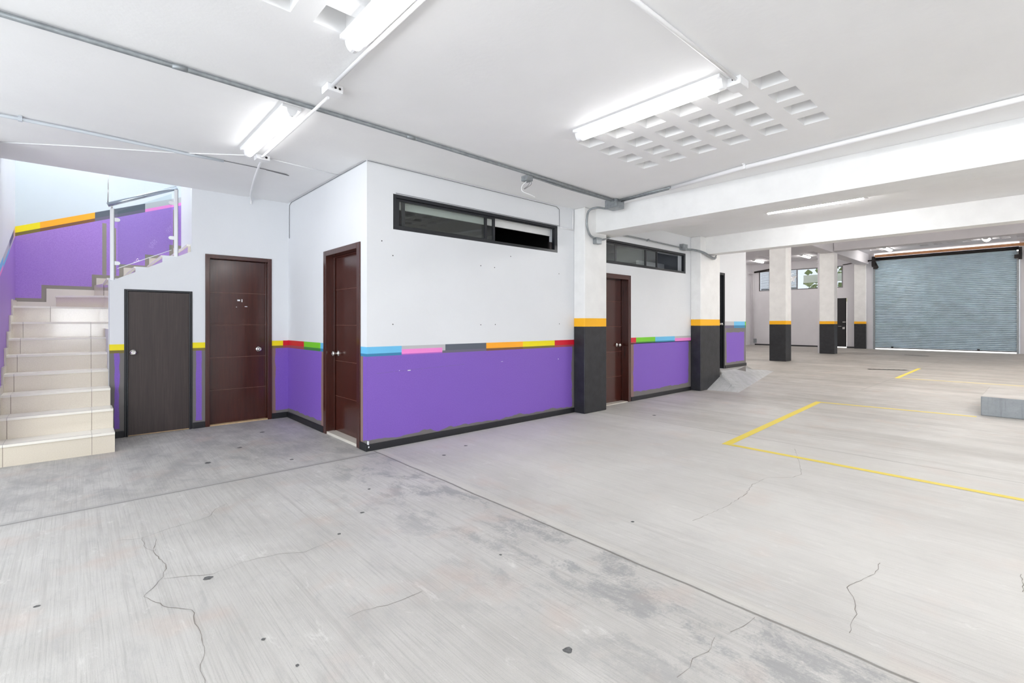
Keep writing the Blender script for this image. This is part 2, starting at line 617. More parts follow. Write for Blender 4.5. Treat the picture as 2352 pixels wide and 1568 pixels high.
def polyline_ribbon(name, pts, w, mat, z=0.0012):
    mb = MB()
    P = [Vector(p) for p in pts]
    Q = [P[0]]
    for a, b in zip(P, P[1:]):
        nseg = max(2, int((b - a).length / 0.03))
        for i in range(1, nseg + 1):
            t = i / nseg
            q = a.lerp(b, t)
            if i < nseg:
                q = q + Vector((random.uniform(-1, 1), random.uniform(-1, 1))) * 0.006
            Q.append(q)
    L, R = [], []
    for i, q in enumerate(Q):
        t = (Q[min(i + 1, len(Q) - 1)] - Q[max(i - 1, 0)]).normalized()
        s = Vector((-t.y, t.x)) * w * random.uniform(0.25, 1.0) / 2
        L.append(q + s)
        R.append(q - s)
    for i in range(len(Q) - 1):
        mb.face([(R[i].x, R[i].y, z), (R[i + 1].x, R[i + 1].y, z), (L[i + 1].x, L[i + 1].y, z), (L[i].x, L[i].y, z)])
    return mb.build(name, mat, floor)


polyline_ribbon('crack', [(0.36, 3.50), (0.33, 3.354), (0.356, 3.081), (0.331, 2.958), (0.24, 2.808), (0.31, 2.629),
                          (0.386, 2.537), (0.384, 2.374), (0.373, 2.169), (0.342, 2.071), (0.342, 1.85)], 0.0042, CRACKM)
polyline_ribbon('crack', [(0.33, 2.943), (0.523, 2.824), (0.669, 2.859), (0.834, 2.828), (0.947, 2.752), (1.15, 2.80)], 0.0024, CRACKM)
for pts, wd in (
        ([(5.389, 1.695), (4.864, 1.494), (4.521, 1.372), (4.37, 1.391), (4.221, 1.526), (3.956, 1.545), (3.689, 1.488), (3.31, 1.483), (2.939, 1.518)], 0.004),
        ([(3.158, 0.585), (2.998, 0.578), (2.748, 0.638), (2.643, 0.584), (2.529, 0.55), (2.415, 0.549), (2.351, 0.538)], 0.0035),
        ([(1.916, 0.895), (1.813, 0.873), (1.734, 0.895), (1.683, 0.878), (1.6, 0.885)], 0.0028),
        ([(2.174, 0.84), (2.113, 0.843), (1.998, 0.868)], 0.003),
        ([(3.546, 0.08), (3.316, 0.071)], 0.004),
        ([(0.873, 2.016), (0.951, 2.021), (1.04, 1.986), (1.221, 1.98)], 0.0025),
        ([(0.30, 3.58), (0.30, 3.409), (0.337, 3.322), (0.336, 3.354)], 0.003),
        ([(0.18, 3.63), (0.299, 3.58), (0.411, 3.623), (0.655, 3.677), (0.716, 3.799), (0.796, 3.864)], 0.003),
        ([(0.904, 3.911), (1.097, 3.796)], 0.002)):
    polyline_ribbon('crack', pts, wd, CRACKM)


def spot(x, y, r, mat=SPOTM, ex=1.0):
    mb = MB()
    pts = []
    for i in range(14):
        a = 2 * pi * i / 14
        q = r * random.uniform(0.72, 1.1)
        pts.append((x + q * cos(a) * ex, y + q * sin(a), 0.0013))
    mb.face(pts)
    return mb.build('stain_spot', mat, floor)


for px, py, pr_ in ((1.419, 1.243, 0.020), (0.495, 2.798, 0.022), (1.671, 3.466, 0.014), (1.43, 3.068, 0.014),
                    (1.182, 2.851, 0.013), (2.642, 1.768, 0.012), (1.731, 2.001, 0.009), (0.614, 1.861, 0.008),
                    (0.564, 2.106, 0.009), (-0.122, 3.034, 0.012), (2.63, 3.87, 0.02), (3.0, 4.02, 0.02),
                    (0.9, 5.1, 0.03), (1.25, 5.5, 0.025), (1.62, 6.1, 0.03), (1.5, 4.7, 0.02), (5.9, 3.6, 0.03)):
    spot(px, py, pr_)

# ------------------------------------------------------------------ ceilings
def coffered(name, x0, x1, y0, y1, z, groups, mat, depth=0.16, w=0.185, skip=None, thick=0.0):
    """flat ceiling with square recesses; groups: (list of x starts, list of y starts)"""
    holes = []
    for xs, ys, wx in groups:
        for a in xs:
            for b in ys: holes.append((a, a + wx, b, b + wx))
    cx = sorted(set([x0, x1] + [h[0] for h in holes] + [h[1] for h in holes]))
    cy = sorted(set([y0, y1] + [h[2] for h in holes] + [h[3] for h in holes]))
    mb = MB()
    hs = set((round(h[0], 4), round(h[2], 4)) for h in holes)

    def inhole(mx, my):
        return any(h[0] < mx < h[1] and h[2] < my < h[3] for h in holes)
    for i in range(len(cx) - 1):
        # merge in y
        start = None
        for j in range(len(cy) - 1):
            mx, my = (cx[i] + cx[i + 1]) / 2, (cy[j] + cy[j + 1]) / 2
            hole = inhole(mx, my) or (skip and skip(mx, my))
            if not hole and start is None: start = cy[j]
            if (hole or j == len(cy) - 2) and start is not None:
                end = cy[j] if hole else cy[j + 1]
                mb.face([(cx[i], start, z), (cx[i], end, z), (cx[i + 1], end, z), (cx[i + 1], start, z)])
                start = None
    for h in holes:
        t = 0.008
        zt = z + depth
        a0, a1, b0, b1 = h
        A = [(a0, b0, z), (a1, b0, z), (a1, b1, z), (a0, b1, z)]
        B = [(a0 + t, b0 + t, zt), (a1 - t, b0 + t, zt), (a1 - t, b1 - t, zt), (a0 + t, b1 - t, zt)]
        mb.face([B[0], B[3], B[2], B[1]])
        for q in range(4):
            r = (q + 1) % 4
            mb.face([A[q], B[q], B[r], A[r]])
    return mb.build(name, mat)


def pitch(a, n, p=0.30): return [a + p * i for i in range(n)]


low = coffered('ceiling_near', -3.2, 9.1, -6.2, 6.87, CZ,
               [(pitch(3.34, 4), pitch(1.14, 6), 0.18), (pitch(0.05, 4), pitch(0.95, 6), 0.183)], CEIL)
low.name = 'ceiling'
struct(low, 'low white ceiling with square coffered recesses near the fluorescent lights', 'ceiling')
m = MB().box(1.2, 9.1, 6.95, 8.6, CZ + 0.001, CZ + 0.1)
m.box(-3.2, 9.1, -6.2, 6.87, CZ + 0.2, CZ + 0.25)
struct(m.build('ceiling_slab', CEIL), 'white concrete slab lying over the low ceiling and box room', 'ceiling')
hi = coffered('ceiling_far', 9.1, 29.2, -6.2, 11.6, FZ,
              [(pitch(25.6, 4, 0.45), [5.1, 3.35, 2.9, 2.45, 2.0, 0.9, 0.45, 0.0], 0.28),
               (pitch(25.6, 4, 0.45), [8.6, 9.05, 9.5, 6.8, 7.25], 0.28)], FARWHITE)
struct(hi, 'high greyish white ceiling of the bays by the roller shutter', 'ceiling')

# ------------------------------------------------------------------ walls
STR = [WHITE, YEL, ORA, RED, GRN, BLU, GRYS, PNK, SLA, U_YEL, U_ORA, U_RED, U_GRN, U_BLU, U_PNK, U_SLA]
W_, Y_, O_, R_, G_, B_, GR_, P_, S_, UY, UO, UR, UG, UB, UP, US = range(16)
UNDER = {Y_: UY, O_: UO, R_: UR, G_: UG, B_: UB, P_: UP, S_: US}
TH = 0.16


def hbox(mb, axis, a0, a1, d0, d1, z0, z1, mi):
    if axis == 'x': mb.box(a0, a1, d0, d1, z0, z1, mi)
    else: mb.box(d0, d1, a0, a1, z0, z1, mi)


def stripes(mb, axis, segs, d0, d1, zt=1.03, zb=0.962, zu=0.934):
    """coloured chips of the dado stripe, with the darker overlap line below each"""
    for a0, a1, c in segs:
        if c == 'gp':      # grey over pink
            hbox(mb, axis, a0, a1, d0, d1, zb + (zt - zb) * 0.48, zt, GR_)
            hbox(mb, axis, a0, a1, d0, d1, zu + 0.012, zb + (zt - zb) * 0.48, P_)
            hbox(mb, axis, a0, a1, d0, d1, zu, zu + 0.012, UP)
        elif c == 'gl':    # plain light grey
            hbox(mb, axis, a0, a1, d0, d1, zb, zt, GR_)
            hbox(mb, axis, a0, a1, d0, d1, zu, zb, US)
        else:
            hbox(mb, axis, a0, a1, d0, d1, zb, zt, c)
            hbox(mb, axis, a0, a1, d0, d1, zu, zb, UNDER[c])


# long wall, first bay
P1 = purple('purple wall field between corner and first pillar', 'x', 2.16, 5.262, 0.06, 0.934, 'RB', 0.036, None, 0.09)
P0 = purple('purple corner field', 'y', 4.5, 6.87, 0.06, 0.934, 'B', 0.03)
m = MB()
ZB = 0.934
m.box(2.305, 5.40, YW, YW + TH, 0, ZB, 16)
m.box(XW, 2.305, YW, YW + TH, 0, ZB, 16)
stripes(m, 'x', [(XW, 2.53, B_), (2.53, 3.035, 'gp'), (3.035, 3.076, 'gl'), (3.076, 3.665, S_), (3.665, 4.269, O_),
                 (4.269, 4.868, Y_), (4.868, 5.40, R_)], YW, YW + TH)
m.box(XW, 5.40, YW, YW + TH, 1.03, 2.232, 0)
m.box(XW, 2.31, YW, YW + TH, 2.598, CZ, 0)
m.box(2.31, 5.40, YW, YW + 0.42, 2.598, CZ, 0)
m.box(XW, 2.432, YW, YW + TH, 2.232, 2.598, 0)
m.box(4.929, 5.40, YW, YW + TH, 2.232, 2.598, 0)
wa = m.build('wall_front', STR + [P1])
struct(wa, 'long white wall with purple lower half and coloured stripe, left of the first pillar', 'wall')
dh = MB()
for hx, hz in ((2.305, 2.097), (2.429, 1.96), (3.58, 1.947), (3.795, 1.942), (4.058, 2.102), (2.429, 1.254),
               (3.58, 1.246), (3.805, 1.249), (4.955, 1.945), (4.962, 1.255)):
    dh.lathe((hx, YW - 0.001, hz), (0, 1, 0), [(0, 0.0065), (0.0008, 0.0065)], 8)
dh.build('drill_hole', HOLE, wa)
pc = MB()
for a, b, c_, d_ in ((2.60, 2.635, 0.765, 0.773), (2.50, 2.507, 0.772, 0.777), (4.935, 4.945, 0.765, 0.778), (3.9, 3.93, 0.79, 0.793),
                     (2.148, 2.158, 0.065, 0.10), (2.15, 2.162, 0.035, 0.05)):
    pc.box(a, b, YW - 0.0195 if d_ < 0.11 else YW - 0.001, YW, c_, d_)
pc.build('paint_chip', WHITE, wa)
MB().box(XW - 0.0012, XW, 4.585, 4.638, 0.075, 0.934).build('brushed_strip', paint('brownish brushed paint', (138, 114, 106), 0.5, var=0.04), wa)
ck = MB()
x = 2.25
while x < 3.3:
    nx = x + random.uniform(0.03, 0.08)
    z0 = 0.762 + (x - 2.25) * 0.026 + random.uniform(-0.002, 0.002)
    ck.box(x, nx, YW - 0.0008, YW, z0, z0 + 0.0018)
    x = nx + random.uniform(0, 0.02)
ck.build('hairline_crack', U_SLA, wa)

# long wall, second bay (past the first pillar)
P2 = purple('purple field by the second brown door', 'x', 6.665, 8.64, 0.06, 0.934, 'LRB', 0.085, (132, 104, 98), 0.05)
m = MB()
x0, x1 = 5.40, 9.1
m.box(6.665, x1, YW, YW + TH, 0, ZB, 16)
stripes(m, 'x', [(6.665, 6.826, R_), (6.826, 7.405, G_), (7.405, 8.06, B_), (8.06, x1, 'gp')], YW, YW + TH, 1.028, 0.956, 0.925)
m.box(6.665, x1, YW, YW + TH, 0.925, 0.934, 16)
m.box(x0, 5.815, YW, YW + TH, 0, 2.03, 0)
m.box(6.665, x1, YW, YW + TH, 1.028, 2.03, 0)
m.box(x0, x1, YW, YW + TH, 2.03, 2.185, 0)
m.box(x0, 5.90, YW, YW + TH, 2.185, 2.557, 0)
m.box(8.454, x1, YW, YW + TH, 2.185, 2.557, 0)
m.box(x0, x1, YW, YW + 0.3, 2.557, CZ, 0)
wb = m.build('wall_middle', STR + [P2])
struct(wb, 'white and purple wall stretch between the two black based pillars', 'wall')

# long wall, third stretch, on the raised landing
P3 = purple('purple field on raised landing', 'x', 10.077, 11.15, 0.34, 1.16, 'LRBT', 0.095, (118, 114, 112), 0.05)
m = MB()
LZ = 0.315
m.box(10.077, 11.15, YW, YW + TH, 0, 1.157, 16)
stripes(m, 'x', [(10.077, 10.54, 'gl'), (10.54, 11.10, B_), (11.10, 11.15, G_)], YW, YW + TH, 1.298, 1.215, 1.157)
m.box(10.077, 11.15, YW, YW + TH, 1.298, 2.306, 0)
m.box(9.1, 9.22, YW, YW + TH, 0, 2.306, 0)
m.box(9.22, 10.077, YW, YW + TH, 0, LZ, 0)
m.box(9.1, 11.15, YW, YW + TH, 2.306, FZ, 0)
m.box(11.0, 11.15, YW + TH, 11.4, 0, FZ, 0)
m.box(9.1, 9.2, -6.2, YW, CZ, FZ, 0)
wc = m.build('wall_landing', STR + [P3])
struct(wc, 'short white and purple wall on the raised landing beyond the second pillar', 'wall')

# short side wall with the first brown door
P4 = purple('purple field beside inner corner', 'y', 5.60, 6.87, 0.035, 0.934, 'LB', 0.085, (136, 108, 102))
P4b = purple('purple strip by the outer corner', 'y', 4.50, 4.638, 0.06, 0.934, 'RB', 0.075, None, 0.02)
m = MB()
T2 = 0.15
m.box(XW, XW + T2, 5.598, BW, 0, ZB, 16)
stripes(m, 'y', [(5.598, 5.713, B_), (5.713, 6.263, G_), (6.263, BW, R_)], XW, XW + T2, 1.035, 0.969, 0.934)
m.box(XW, XW + T2, 5.598, BW, 1.035, 2.09, 0)
m.box(XW, XW + T2, YW + TH, BW, 2.09, CZ, 0)
ws = m.build("wall_side", STR + [P4])
struct(ws, 'short white side wall holding the brown door nearest the camera', 'wall')

# back wall: closet door, brown door, open above the stair
P5 = purple('purple strip left of closet door', 'x', 0.29, 0.414, 0.06, 0.925, 'LRB', 0.04, (112, 108, 107), 0.03)
P6 = purple('purple strip between back doors', 'x', 1.055, 1.185, 0.06, 0.925, 'LRB', 0.035, (112, 108, 107), 0.02)
P7 = purple('purple strip right of back brown door', 'x', 1.935, 2.3, 0.06, 0.925, 'LB', 0.05, (132, 104, 98), 0.03)
m = MB()
B0, B1 = BW, BW + 0.08
zt, zb, zu = 1.03, 0.962, 0.934
for a, b, mi in ((0.29, 0.414, 16), (1.055, 1.185, 17), (1.935, XW, 18)):
    m.box(a, b, B0, B1, 0, zu, mi)
stripes(m, 'x', [(0.29, 0.414, Y_), (1.055, 1.185, Y_), (1.935, 2.081, Y_), (2.081, XW, R_)], B0, B1, 1.032, 0.966, 0.934)
m.box(0.29, 0.414, B0, B1, 1.032, 1.645)
m.box(1.055, 1.185, B0, B1, 1.032, 1.645)
m.box(1.935, XW, B0, B1, 1.032, 1.645)
sl = (2.127 - 1.722) / (1.05 - 0.29)
m.prism([(0.29, 1.645), (1.05, 1.645), (1.05, 2.127), (0.29, 1.722)], 'y', B0, B1)
m.box(1.05, 1.185, B0, B1, 1.645, CZ)
m.box(1.185, 1.935, B0, B1, 2.11, CZ)
m.box(1.935, XW, B0, B1, 1.645, CZ)
m.box(XW, XW + T2, B0 + 0.001, B1, 0, CZ)
wk = m.build('wall_back', STR + [P5, P6, P7])
struct(wk, 'white back wall with closet door and brown door, cut open above the stair', 'wall')

# stairwell walls with sloping dado
def sloped(mb, axis, d, a0, a1, zf, dz, mi):
    """thin band following the line z=zf(a); drawn in the plane axis=d"""
    pts = [(a0, zf(a0)), (a1, zf(a1)), (a1, zf(a1) + dz), (a0, zf(a0) + dz)]
    if axis == 'y': mb.face([(p[0], d, p[1]) for p in pts], mi)
    else: mb.face([(d, p[0], p[1]) for p in pts], mi)


ft = lambda x: 2.446 + 0.3855 * (x + 0.53)          # top of the stripe on the rear wall
PS = purple('purple stair wall field', 'x', -2, 6, 0, 9, 'L', 0.02, None, tone=34)  # lightened copy of the purple, stairwell haze put into the colour
m = MB()
HT = 5.4
y_ = YB
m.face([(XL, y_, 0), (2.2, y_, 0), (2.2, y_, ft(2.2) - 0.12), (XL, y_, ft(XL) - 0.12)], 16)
m.face([(XL, y_, ft(XL)), (2.2, y_, ft(2.2)), (2.2, y_, HT), (XL, y_, HT)], 17)
for a, b, c, u in ((XL, -0.312, Y_, UY), (-0.312, 0.208, O_, UO), (0.208, 0.74, S_, US), (0.74, 1.30, GR_, P_), (1.30, 2.2, B_, UB)):
    sloped(m, 'y', y_, a, b, lambda x: ft(x) - 0.078, 0.078, c)
    sloped(m, 'y', y_, a, b, lambda x: ft(x) - 0.12, 0.042, u)
m.box(XL - 0.1, 2.3, YB + 0.002, YB + 0.15, 0, HT, 0)
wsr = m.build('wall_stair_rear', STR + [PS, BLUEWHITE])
mb = MB()
yb0, yb1 = YB - 0.0015, YB + 0.001
bw = 0.045
lv = [(XL, -0.255, 1.53), (-0.255, 0.222, 1.70), (0.222, 0.503, 1.862), (0.503, 0.783, 2.022), (0.783, 1.062, 2.18), (1.062, 1.5, 2.345)]
for i, (a, b, z) in enumerate(lv):
    bb = b - bw if i < len(lv) - 1 else b
    mb.box(a if i == 0 else a - bw, bb, yb0, yb1, z - 0.01, z + bw)
    if i < len(lv) - 1: mb.box(b - bw, b - 0.0005, yb0, yb1, z - 0.01, lv[i + 1][2] - 0.01)
mb.box(0.282, 0.325, yb0, yb1, 1.91, 2.60).box(0.392, 0.425, yb0, yb1, 1.91, 2.55).box(1.06, 1.085, yb0, yb1, 2.39, 2.90)
mb.build('brushed_border', paint('grey brown brushed border', (140, 134, 124), 0.5, var=0.04), wsr)
struct(wsr, 'stairwell rear wall, pale blue above a sloping yellow and orange stripe, purple below', 'wall')

gt = lambda y: 2.446 - 0.372 * (YB - y)
m = MB()
x_ = XL
ya_, yb_ = 6.15, YB
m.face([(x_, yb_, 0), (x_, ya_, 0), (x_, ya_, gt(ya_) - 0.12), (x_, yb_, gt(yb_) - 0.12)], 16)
m.face([(x_, yb_, gt(yb_)), (x_, ya_, gt(ya_)), (x_, ya_, HT), (x_, yb_, HT)], 0)
for a, b, c, u in ((YB, 8.25, 17, 17), (8.25, 7.75, S_, GR_), (7.75, 7.1, GR_, B_), (7.1, 6.15, B_, P_)):
    sloped(m, 'x', x_, a, b, lambda y: gt(y) - 0.078, 0.078, c)
    sloped(m, 'x', x_, a, b, lambda y: gt(y) - 0.12, 0.042, u)
m.box(XL - 0.12, XL - 0.002, 6.15, YB + 0.15, 0, HT, 0)
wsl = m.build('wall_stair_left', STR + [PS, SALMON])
struct(wsl, 'bright white wall along the left edge of the stair with sloping stripe', 'wall')

m = MB()
m.box(1.05, 1.17, B1, 7.66, 1.6, HT)
m.box(2.2, 2.3, 7.5, YB, 0, HT)
m.box(1.17, 2.3, 7.54, 7.66, 1.6, HT)
m.box(XL - 0.1, 1.17, 6.80, BW - 0.001, CZ + 0.001, HT)
struct(m.build('wall_stair_end', WHITE), 'bright white return wall at the right end of the stair opening', 'wall')

# the rest of the shell, outside the view, with openings added for light
m = MB()
m.box(-3.3, -3.2, -6.2, 6.15, 0, 0.5)
m.box(-3.3, -3.2, -6.2, 6.15, 2.7, CZ + 0.2)
m.box(-3.3, -3.2, -6.2, -5.2, 0.5, 2.7)
m.box(-3.3, -3.2, 5.4, 6.15, 0.5, 2.7)
m.box(-3.3, XL - 0.12, 6.15, 6.27, 0, CZ + 0.2)
m.box(-3.2, XL - 0.12, 6.27, 6.87, CZ - 0.02, CZ + 0.2)
struct(m.build('wall_left', WHITE), 'white wall at the left side of the garage', 'wall')
e = empty('added_opening', (-3.25, 0.1, 0.5))  # opening added out of view to let fill light in
m = MB()
for k in range(8):
    yy = -5.2 + k * 10.56 / 7
    m.box(-3.28, -3.23, yy, yy + 0.04, 0.5, 2.7)
m.box(-3.28, -3.23, -5.2, 5.4, 0.5, 0.55).box(-3.28, -3.23, -5.2, 5.4, 2.65, 2.7)
m.build('window_frame', ALU, e)
struct(e, 'wide unseen opening added in the left wall for fill light', 'window')
pd = bpy.data.lights.new('daylight_portal', 'AREA')
pd.shape = 'RECTANGLE'
pd.size = 2.2
pd.size_y = 10.6
pd.cycles.is_portal = True
po = bpy.data.objects.new('daylight_portal', pd)
COL.objects.link(po)
po.location = (-3.19, 0.1, 1.6)
po.rotation_euler = (0, -pi / 2, 0)
pd2 = bpy.data.lights.new('stair_sky_portal', 'AREA')
pd2.shape = 'RECTANGLE'
pd2.size = 2.8
pd2.size_y = 1.7
pd2.cycles.is_portal = True
po = bpy.data.objects.new('stair_sky_portal', pd2)
COL.objects.link(po)
po.location = (0.85, 7.65, 5.35)  # stairwell left roofless, a sky opening added for light
m = MB().box(-3.3, -0.5, -6.3, -6.2, 0, CZ + 0.3).box(0.7, 9.1, -6.3, -6.2, 0, CZ + 0.3).box(-0.5, 0.7, -6.3, -6.2, 0, 0.75).box(-0.5, 0.7, -6.3, -6.2, 2.1, CZ + 0.3).box(9.1, 29.2, -6.3, -6.2, 0, FZ)  # gap is an added opening, for a bright reflection on the stair tiles
struct(m.build('wall_right', WHITE), 'white wall along the right side of the garage', 'wall')

# dim rooms behind the long wall
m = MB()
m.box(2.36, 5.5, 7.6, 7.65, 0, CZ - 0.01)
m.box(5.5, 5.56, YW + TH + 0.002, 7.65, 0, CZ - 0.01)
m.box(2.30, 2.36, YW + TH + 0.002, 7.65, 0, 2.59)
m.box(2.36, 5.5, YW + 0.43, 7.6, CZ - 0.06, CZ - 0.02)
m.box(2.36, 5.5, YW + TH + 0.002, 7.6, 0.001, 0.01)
struct(m.build('wall_room_dark', INSIDE), 'inside of the room painted dark as if unlit, behind the first transom window', 'wall')
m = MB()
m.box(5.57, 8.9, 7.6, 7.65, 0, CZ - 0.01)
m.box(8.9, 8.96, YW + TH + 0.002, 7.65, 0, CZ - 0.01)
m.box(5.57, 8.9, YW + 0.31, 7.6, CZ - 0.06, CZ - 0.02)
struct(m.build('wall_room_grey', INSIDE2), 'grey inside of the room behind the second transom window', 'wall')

m = MB().box(7.98, 8.895, 5.2, 5.26, 0.01, 2.46)
struct(m.build('wall_room_partition', WHITE), 'white partition inside the room behind the second transom window', 'wall')

# far end walls
m = MB()
m.box(29.0, 29.2, 6.25, 6.74, 0, FZ)
m.box(29.0, 29.2, 6.74, 6.907, 2.53, FZ)
m.box(29.0, 29.2, 6.907, 7.66, 2.53, 3.06)
m.box(29.0, 29.2, 7.66, 11.4, 0, 3.06)
m.box(29.0, 29.2, 6.907, 11.4, 4.18, FZ)
m.box(29.0, 29.2, 10.98, 11.4, 3.06, 4.18)
m.box(11.0, 29.2, 11.4, 11.55, 0, FZ)
m.box(28.72, 29.2, 5.56, 6.25, 0, FZ)
m.box(28.72, 29.2, -6.2, 0.70, 0, FZ)
m.box(28.62, 28.72, -6.2, 0.68, 0, 4.18)
m.box(28.99, 29.0, 10.0, 11.2, 0.33, 0.345)
wf = m.build('wall_far', FARWHITE)
struct(wf, 'far greyish white wall with a high window, left of the roller shutter', 'wall')
m = MB()
m.box(28.98, 29.0, 7.66, 11.2, 0, 0.07).box(28.97, 29.0, 6.36, 6.74, 0, 0.07)
struct(m.build('baseboard_far', BLACKPAINT), 'thin black skirting at the foot of the far wall', 'baseboard')

# black skirtings
def skirting(name, parts, label):
    mb = MB()
    for p in parts: mb.box(*p)
    return struct(mb.build(name, BLACKPAINT, bevel=0.004), label, 'baseboard')


skirting('baseboard_front', [(XW - 0.018, 5.262, YW - 0.018, YW, 0, 0.068), (XW - 0.018, XW, YW, 4.638, 0, 0.075)],
         'black skirting under the purple long wall from the corner to the first pillar')
skirting('baseboard_middle', [(6.67, 8.62, YW - 0.018, YW, 0, 0.068)], 'black skirting between second brown door and second pillar')
skirting('baseboard_side', [(XW - 0.018, XW, 5.60, BW, 0, 0.072), (1.94, XW - 0.018, BW - 0.018, BW, 0, 0.072)],
         'black skirting wrapping the inner corner between the two brown doors')
skirting('baseboard_back', [(1.058, 1.18, BW - 0.018, BW, 0, 0.072), (0.312, 0.412, BW - 0.018, BW, 0, 0.072)],
         'black skirting pieces either side of the dark closet door')
skirting('baseboard_landing', [(10.08, 11.15, YW - 0.018, YW, LZ, LZ + 0.065)], 'black skirting on the raised landing')

# ------------------------------------------------------------------ beams
def beam(x0, x1, y0, y1, z0, z1, label, mat=WHITE2):
    return struct(MB().box(x0, x1, y0, y1, z0, z1).build('ceiling_beam', mat), label, 'beam')


beam(5.515, 5.995, -6.2, YW - 0.001, 2.55, CZ - 0.001, 'first deep white ceiling beam, resting on the nearer pillar')
beam(8.83, 9.099, -6.2, YW - 0.001, 2.56, CZ - 0.001, 'second white ceiling beam, resting on the second pillar')
beam(22.8, 23.3, -6.2, 5.74, 4.18, FZ - 0.001, 'far cross beam running to the second free pillar', FARWHITE)
beam(9.25, 28.6, 5.76, 6.22, 4.12, FZ - 0.002, 'far lengthwise beam over the free pillars', FARWHITE)

# ------------------------------------------------------------------ pillars
def pillar(x0, x1, y0, y1, z1, label):
    o = MB().box(x0, x1, y0, y1, 0, z1).build('pillar', PILLAR, bevel=0.012)
    return tag(o, label, 'pillar', 'black based pillars with a yellow band')


pillar(5.265, 5.765, 4.30, YW - 0.001, CZ - 0.001, 'nearest wall pillar with yellow band, beside the first transom window')
pillar(8.64, 9.436, 4.30, YW - 0.001, CZ - 0.001, 'wall pillar with yellow band whose foot the ramp climbs')
pillar(17.28, 17.78, 5.70, 6.21, 4.12, 'free standing pillar nearest the camera, just right of the landing wall')
pillar(22.86, 23.30, 5.74, 6.27, 4.12, 'free standing pillar farther back, in front of the black far door')
pillar(28.58, 28.715, 5.86, 6.34, FZ - 0.001, 'farthest pillar, against the end wall left of the shutter')
m = MB().box(23.1, 23.3, 6.29, 6.40, 0, FZ - 0.001).box(23.08, 23.3, 6.275, 6.42, 1.05, 1.08)
m.box(23.05, 23.32, 6.275, 6.43, 3.75, 3.8).box(23.05, 23.32, 6.275, 6.43, 4.0, 4.05)
tag(m.build('downpipe', FARWHITE), 'slim white downpipe boxed in behind the farther free pillar', 'pipe')

# ------------------------------------------------------------------ doors
def knob(parent, pos, axis, s=1.0, name='door_knob'):
    pr = [(0.0, 0.033), (0.004, 0.034), (0.008, 0.030), (0.012, 0.016), (0.022, 0.011), (0.030, 0.012), (0.036, 0.020),
          (0.044, 0.027), (0.056, 0.029), (0.064, 0.026), (0.069, 0.018), (0.071, 0.012), (0.068, 0.010)]
    mb = MB().lathe(pos, axis, [(a * s, b * s) for a, b in pr], 24)
    return mb.build(name, CHROME, parent)


def door_y(name, label, a0, a1, z0, z1, plane, depth, mat, fw=0.045, proud=0.012, grooves=(), knobx=None, knobz=0.92,
           frame=None, hinges=None, threshold=0.0, back=0.02):
    """door in a wall whose face is y=plane, leaf set back by depth"""
    frame = frame or mat
    e = empty(name, ((a0 + a1) / 2, plane, z0))
    f = MB()
    f.box(a0, a0 + fw, plane - proud, plane + 0.14, z0, z1)
    f.box(a1 - fw, a1, plane - proud, plane + 0.14, z0, z1)
    f.box(a0 + fw, a1 - fw, plane - proud, plane + 0.14, z1 - fw, z1)
    st = 0.012
    f.box(a0 + fw, a0 + fw + st, plane + depth - 0.02, plane + depth - 0.004, z0, z1 - fw)
    f.box(a1 - fw - st, a1 - fw, plane + depth - 0.02, plane + depth - 0.004, z0, z1 - fw)
    f.build('door_frame', frame, e, bevel=0.003)
    lf = MB()
    zs = [z0 + 0.012] + sorted(grooves) + [z1 - fw - 0.004]
    g = 0.0022
    for i in range(len(zs) - 1):
        lf.box(a0 + fw + 0.003, a1 - fw - 0.003, plane + depth, plane + depth + 0.036,
               zs[i] + (g if i > 0 else 0), zs[i + 1] - (g if i < len(zs) - 2 else 0))
    lf.box(a0 + fw + 0.004, a1 - fw - 0.004, plane + depth + 0.003, plane + depth + 0.034, z0 + 0.013, z1 - fw - 0.005, 1)
    leaf = lf.build('door_leaf', [mat, GROOVE if mat is BROWN else GREYDARK], e)
    if knobx is not None: knob(leaf, (knobx, plane + depth, knobz), (0, -1, 0))
    if hinges:
        for hz in hinges:
            MB().lathe((a1 - fw - 0.004, plane + depth - 0.004, hz - 0.035), (0, 0, 1), [(0, 0.005), (0.07, 0.005)], 8).build('hinge', CHROME, leaf)
    if threshold > 0:
        MB().box(a0 + fw, a1 - fw, plane - 0.0, plane + 0.14, z0, z0 + threshold).build('threshold', TILELIGHT, e)
    struct(e, label, 'door')
    return e


GROOVE = paint('worn door groove', (124, 84, 72), 0.5, var=0.2, scale=40)
WORNWOOD = paint('bare timber threshold', (196, 168, 128), 0.7, var=0.15, scale=30)
d1 = door_y('door_1', 'low dark wood grain closet door under the stair', 0.414, 1.055, 0.0, 1.645, BW, 0.0, LAMI,
            fw=0.022, proud=0.006, knobx=0.493, knobz=0.936, frame=FRAMEBLK, hinges=(1.575, 0.87, 0.10))
MB().box(0.438, 1.031, BW - 0.001, BW + 0.03, 0.004, 0.011).build('leaf_bottom_edge', WORNWOOD, d1)
d2 = door_y('door_2', 'dark red brown door in the back wall with worn white scraps of tape', 1.185, 1.938, 0.0, 2.11, BW, 0.07, BROWN,
            fw=0.048, grooves=(0.43, 0.835, 1.243, 1.648), knobx=1.797, knobz=0.925)
MB().box(1.233, 1.89, BW + 0.0, BW + 0.07, 0.0, 0.012).build('threshold', WORNWOOD, d2)
m = MB().box(1.55, 1.58, BW + 0.067, BW + 0.07, 1.548, 1.566).box(1.598, 1.607, BW + 0.067, BW + 0.07, 1.536, 1.572)
m.box(1.535, 1.545, BW + 0.068, BW + 0.07, 1.468, 1.474).box(1.635, 1.665, BW + 0.068, BW + 0.07, 1.475, 1.482)
m.build('tape_scrap', LETTER, d2)
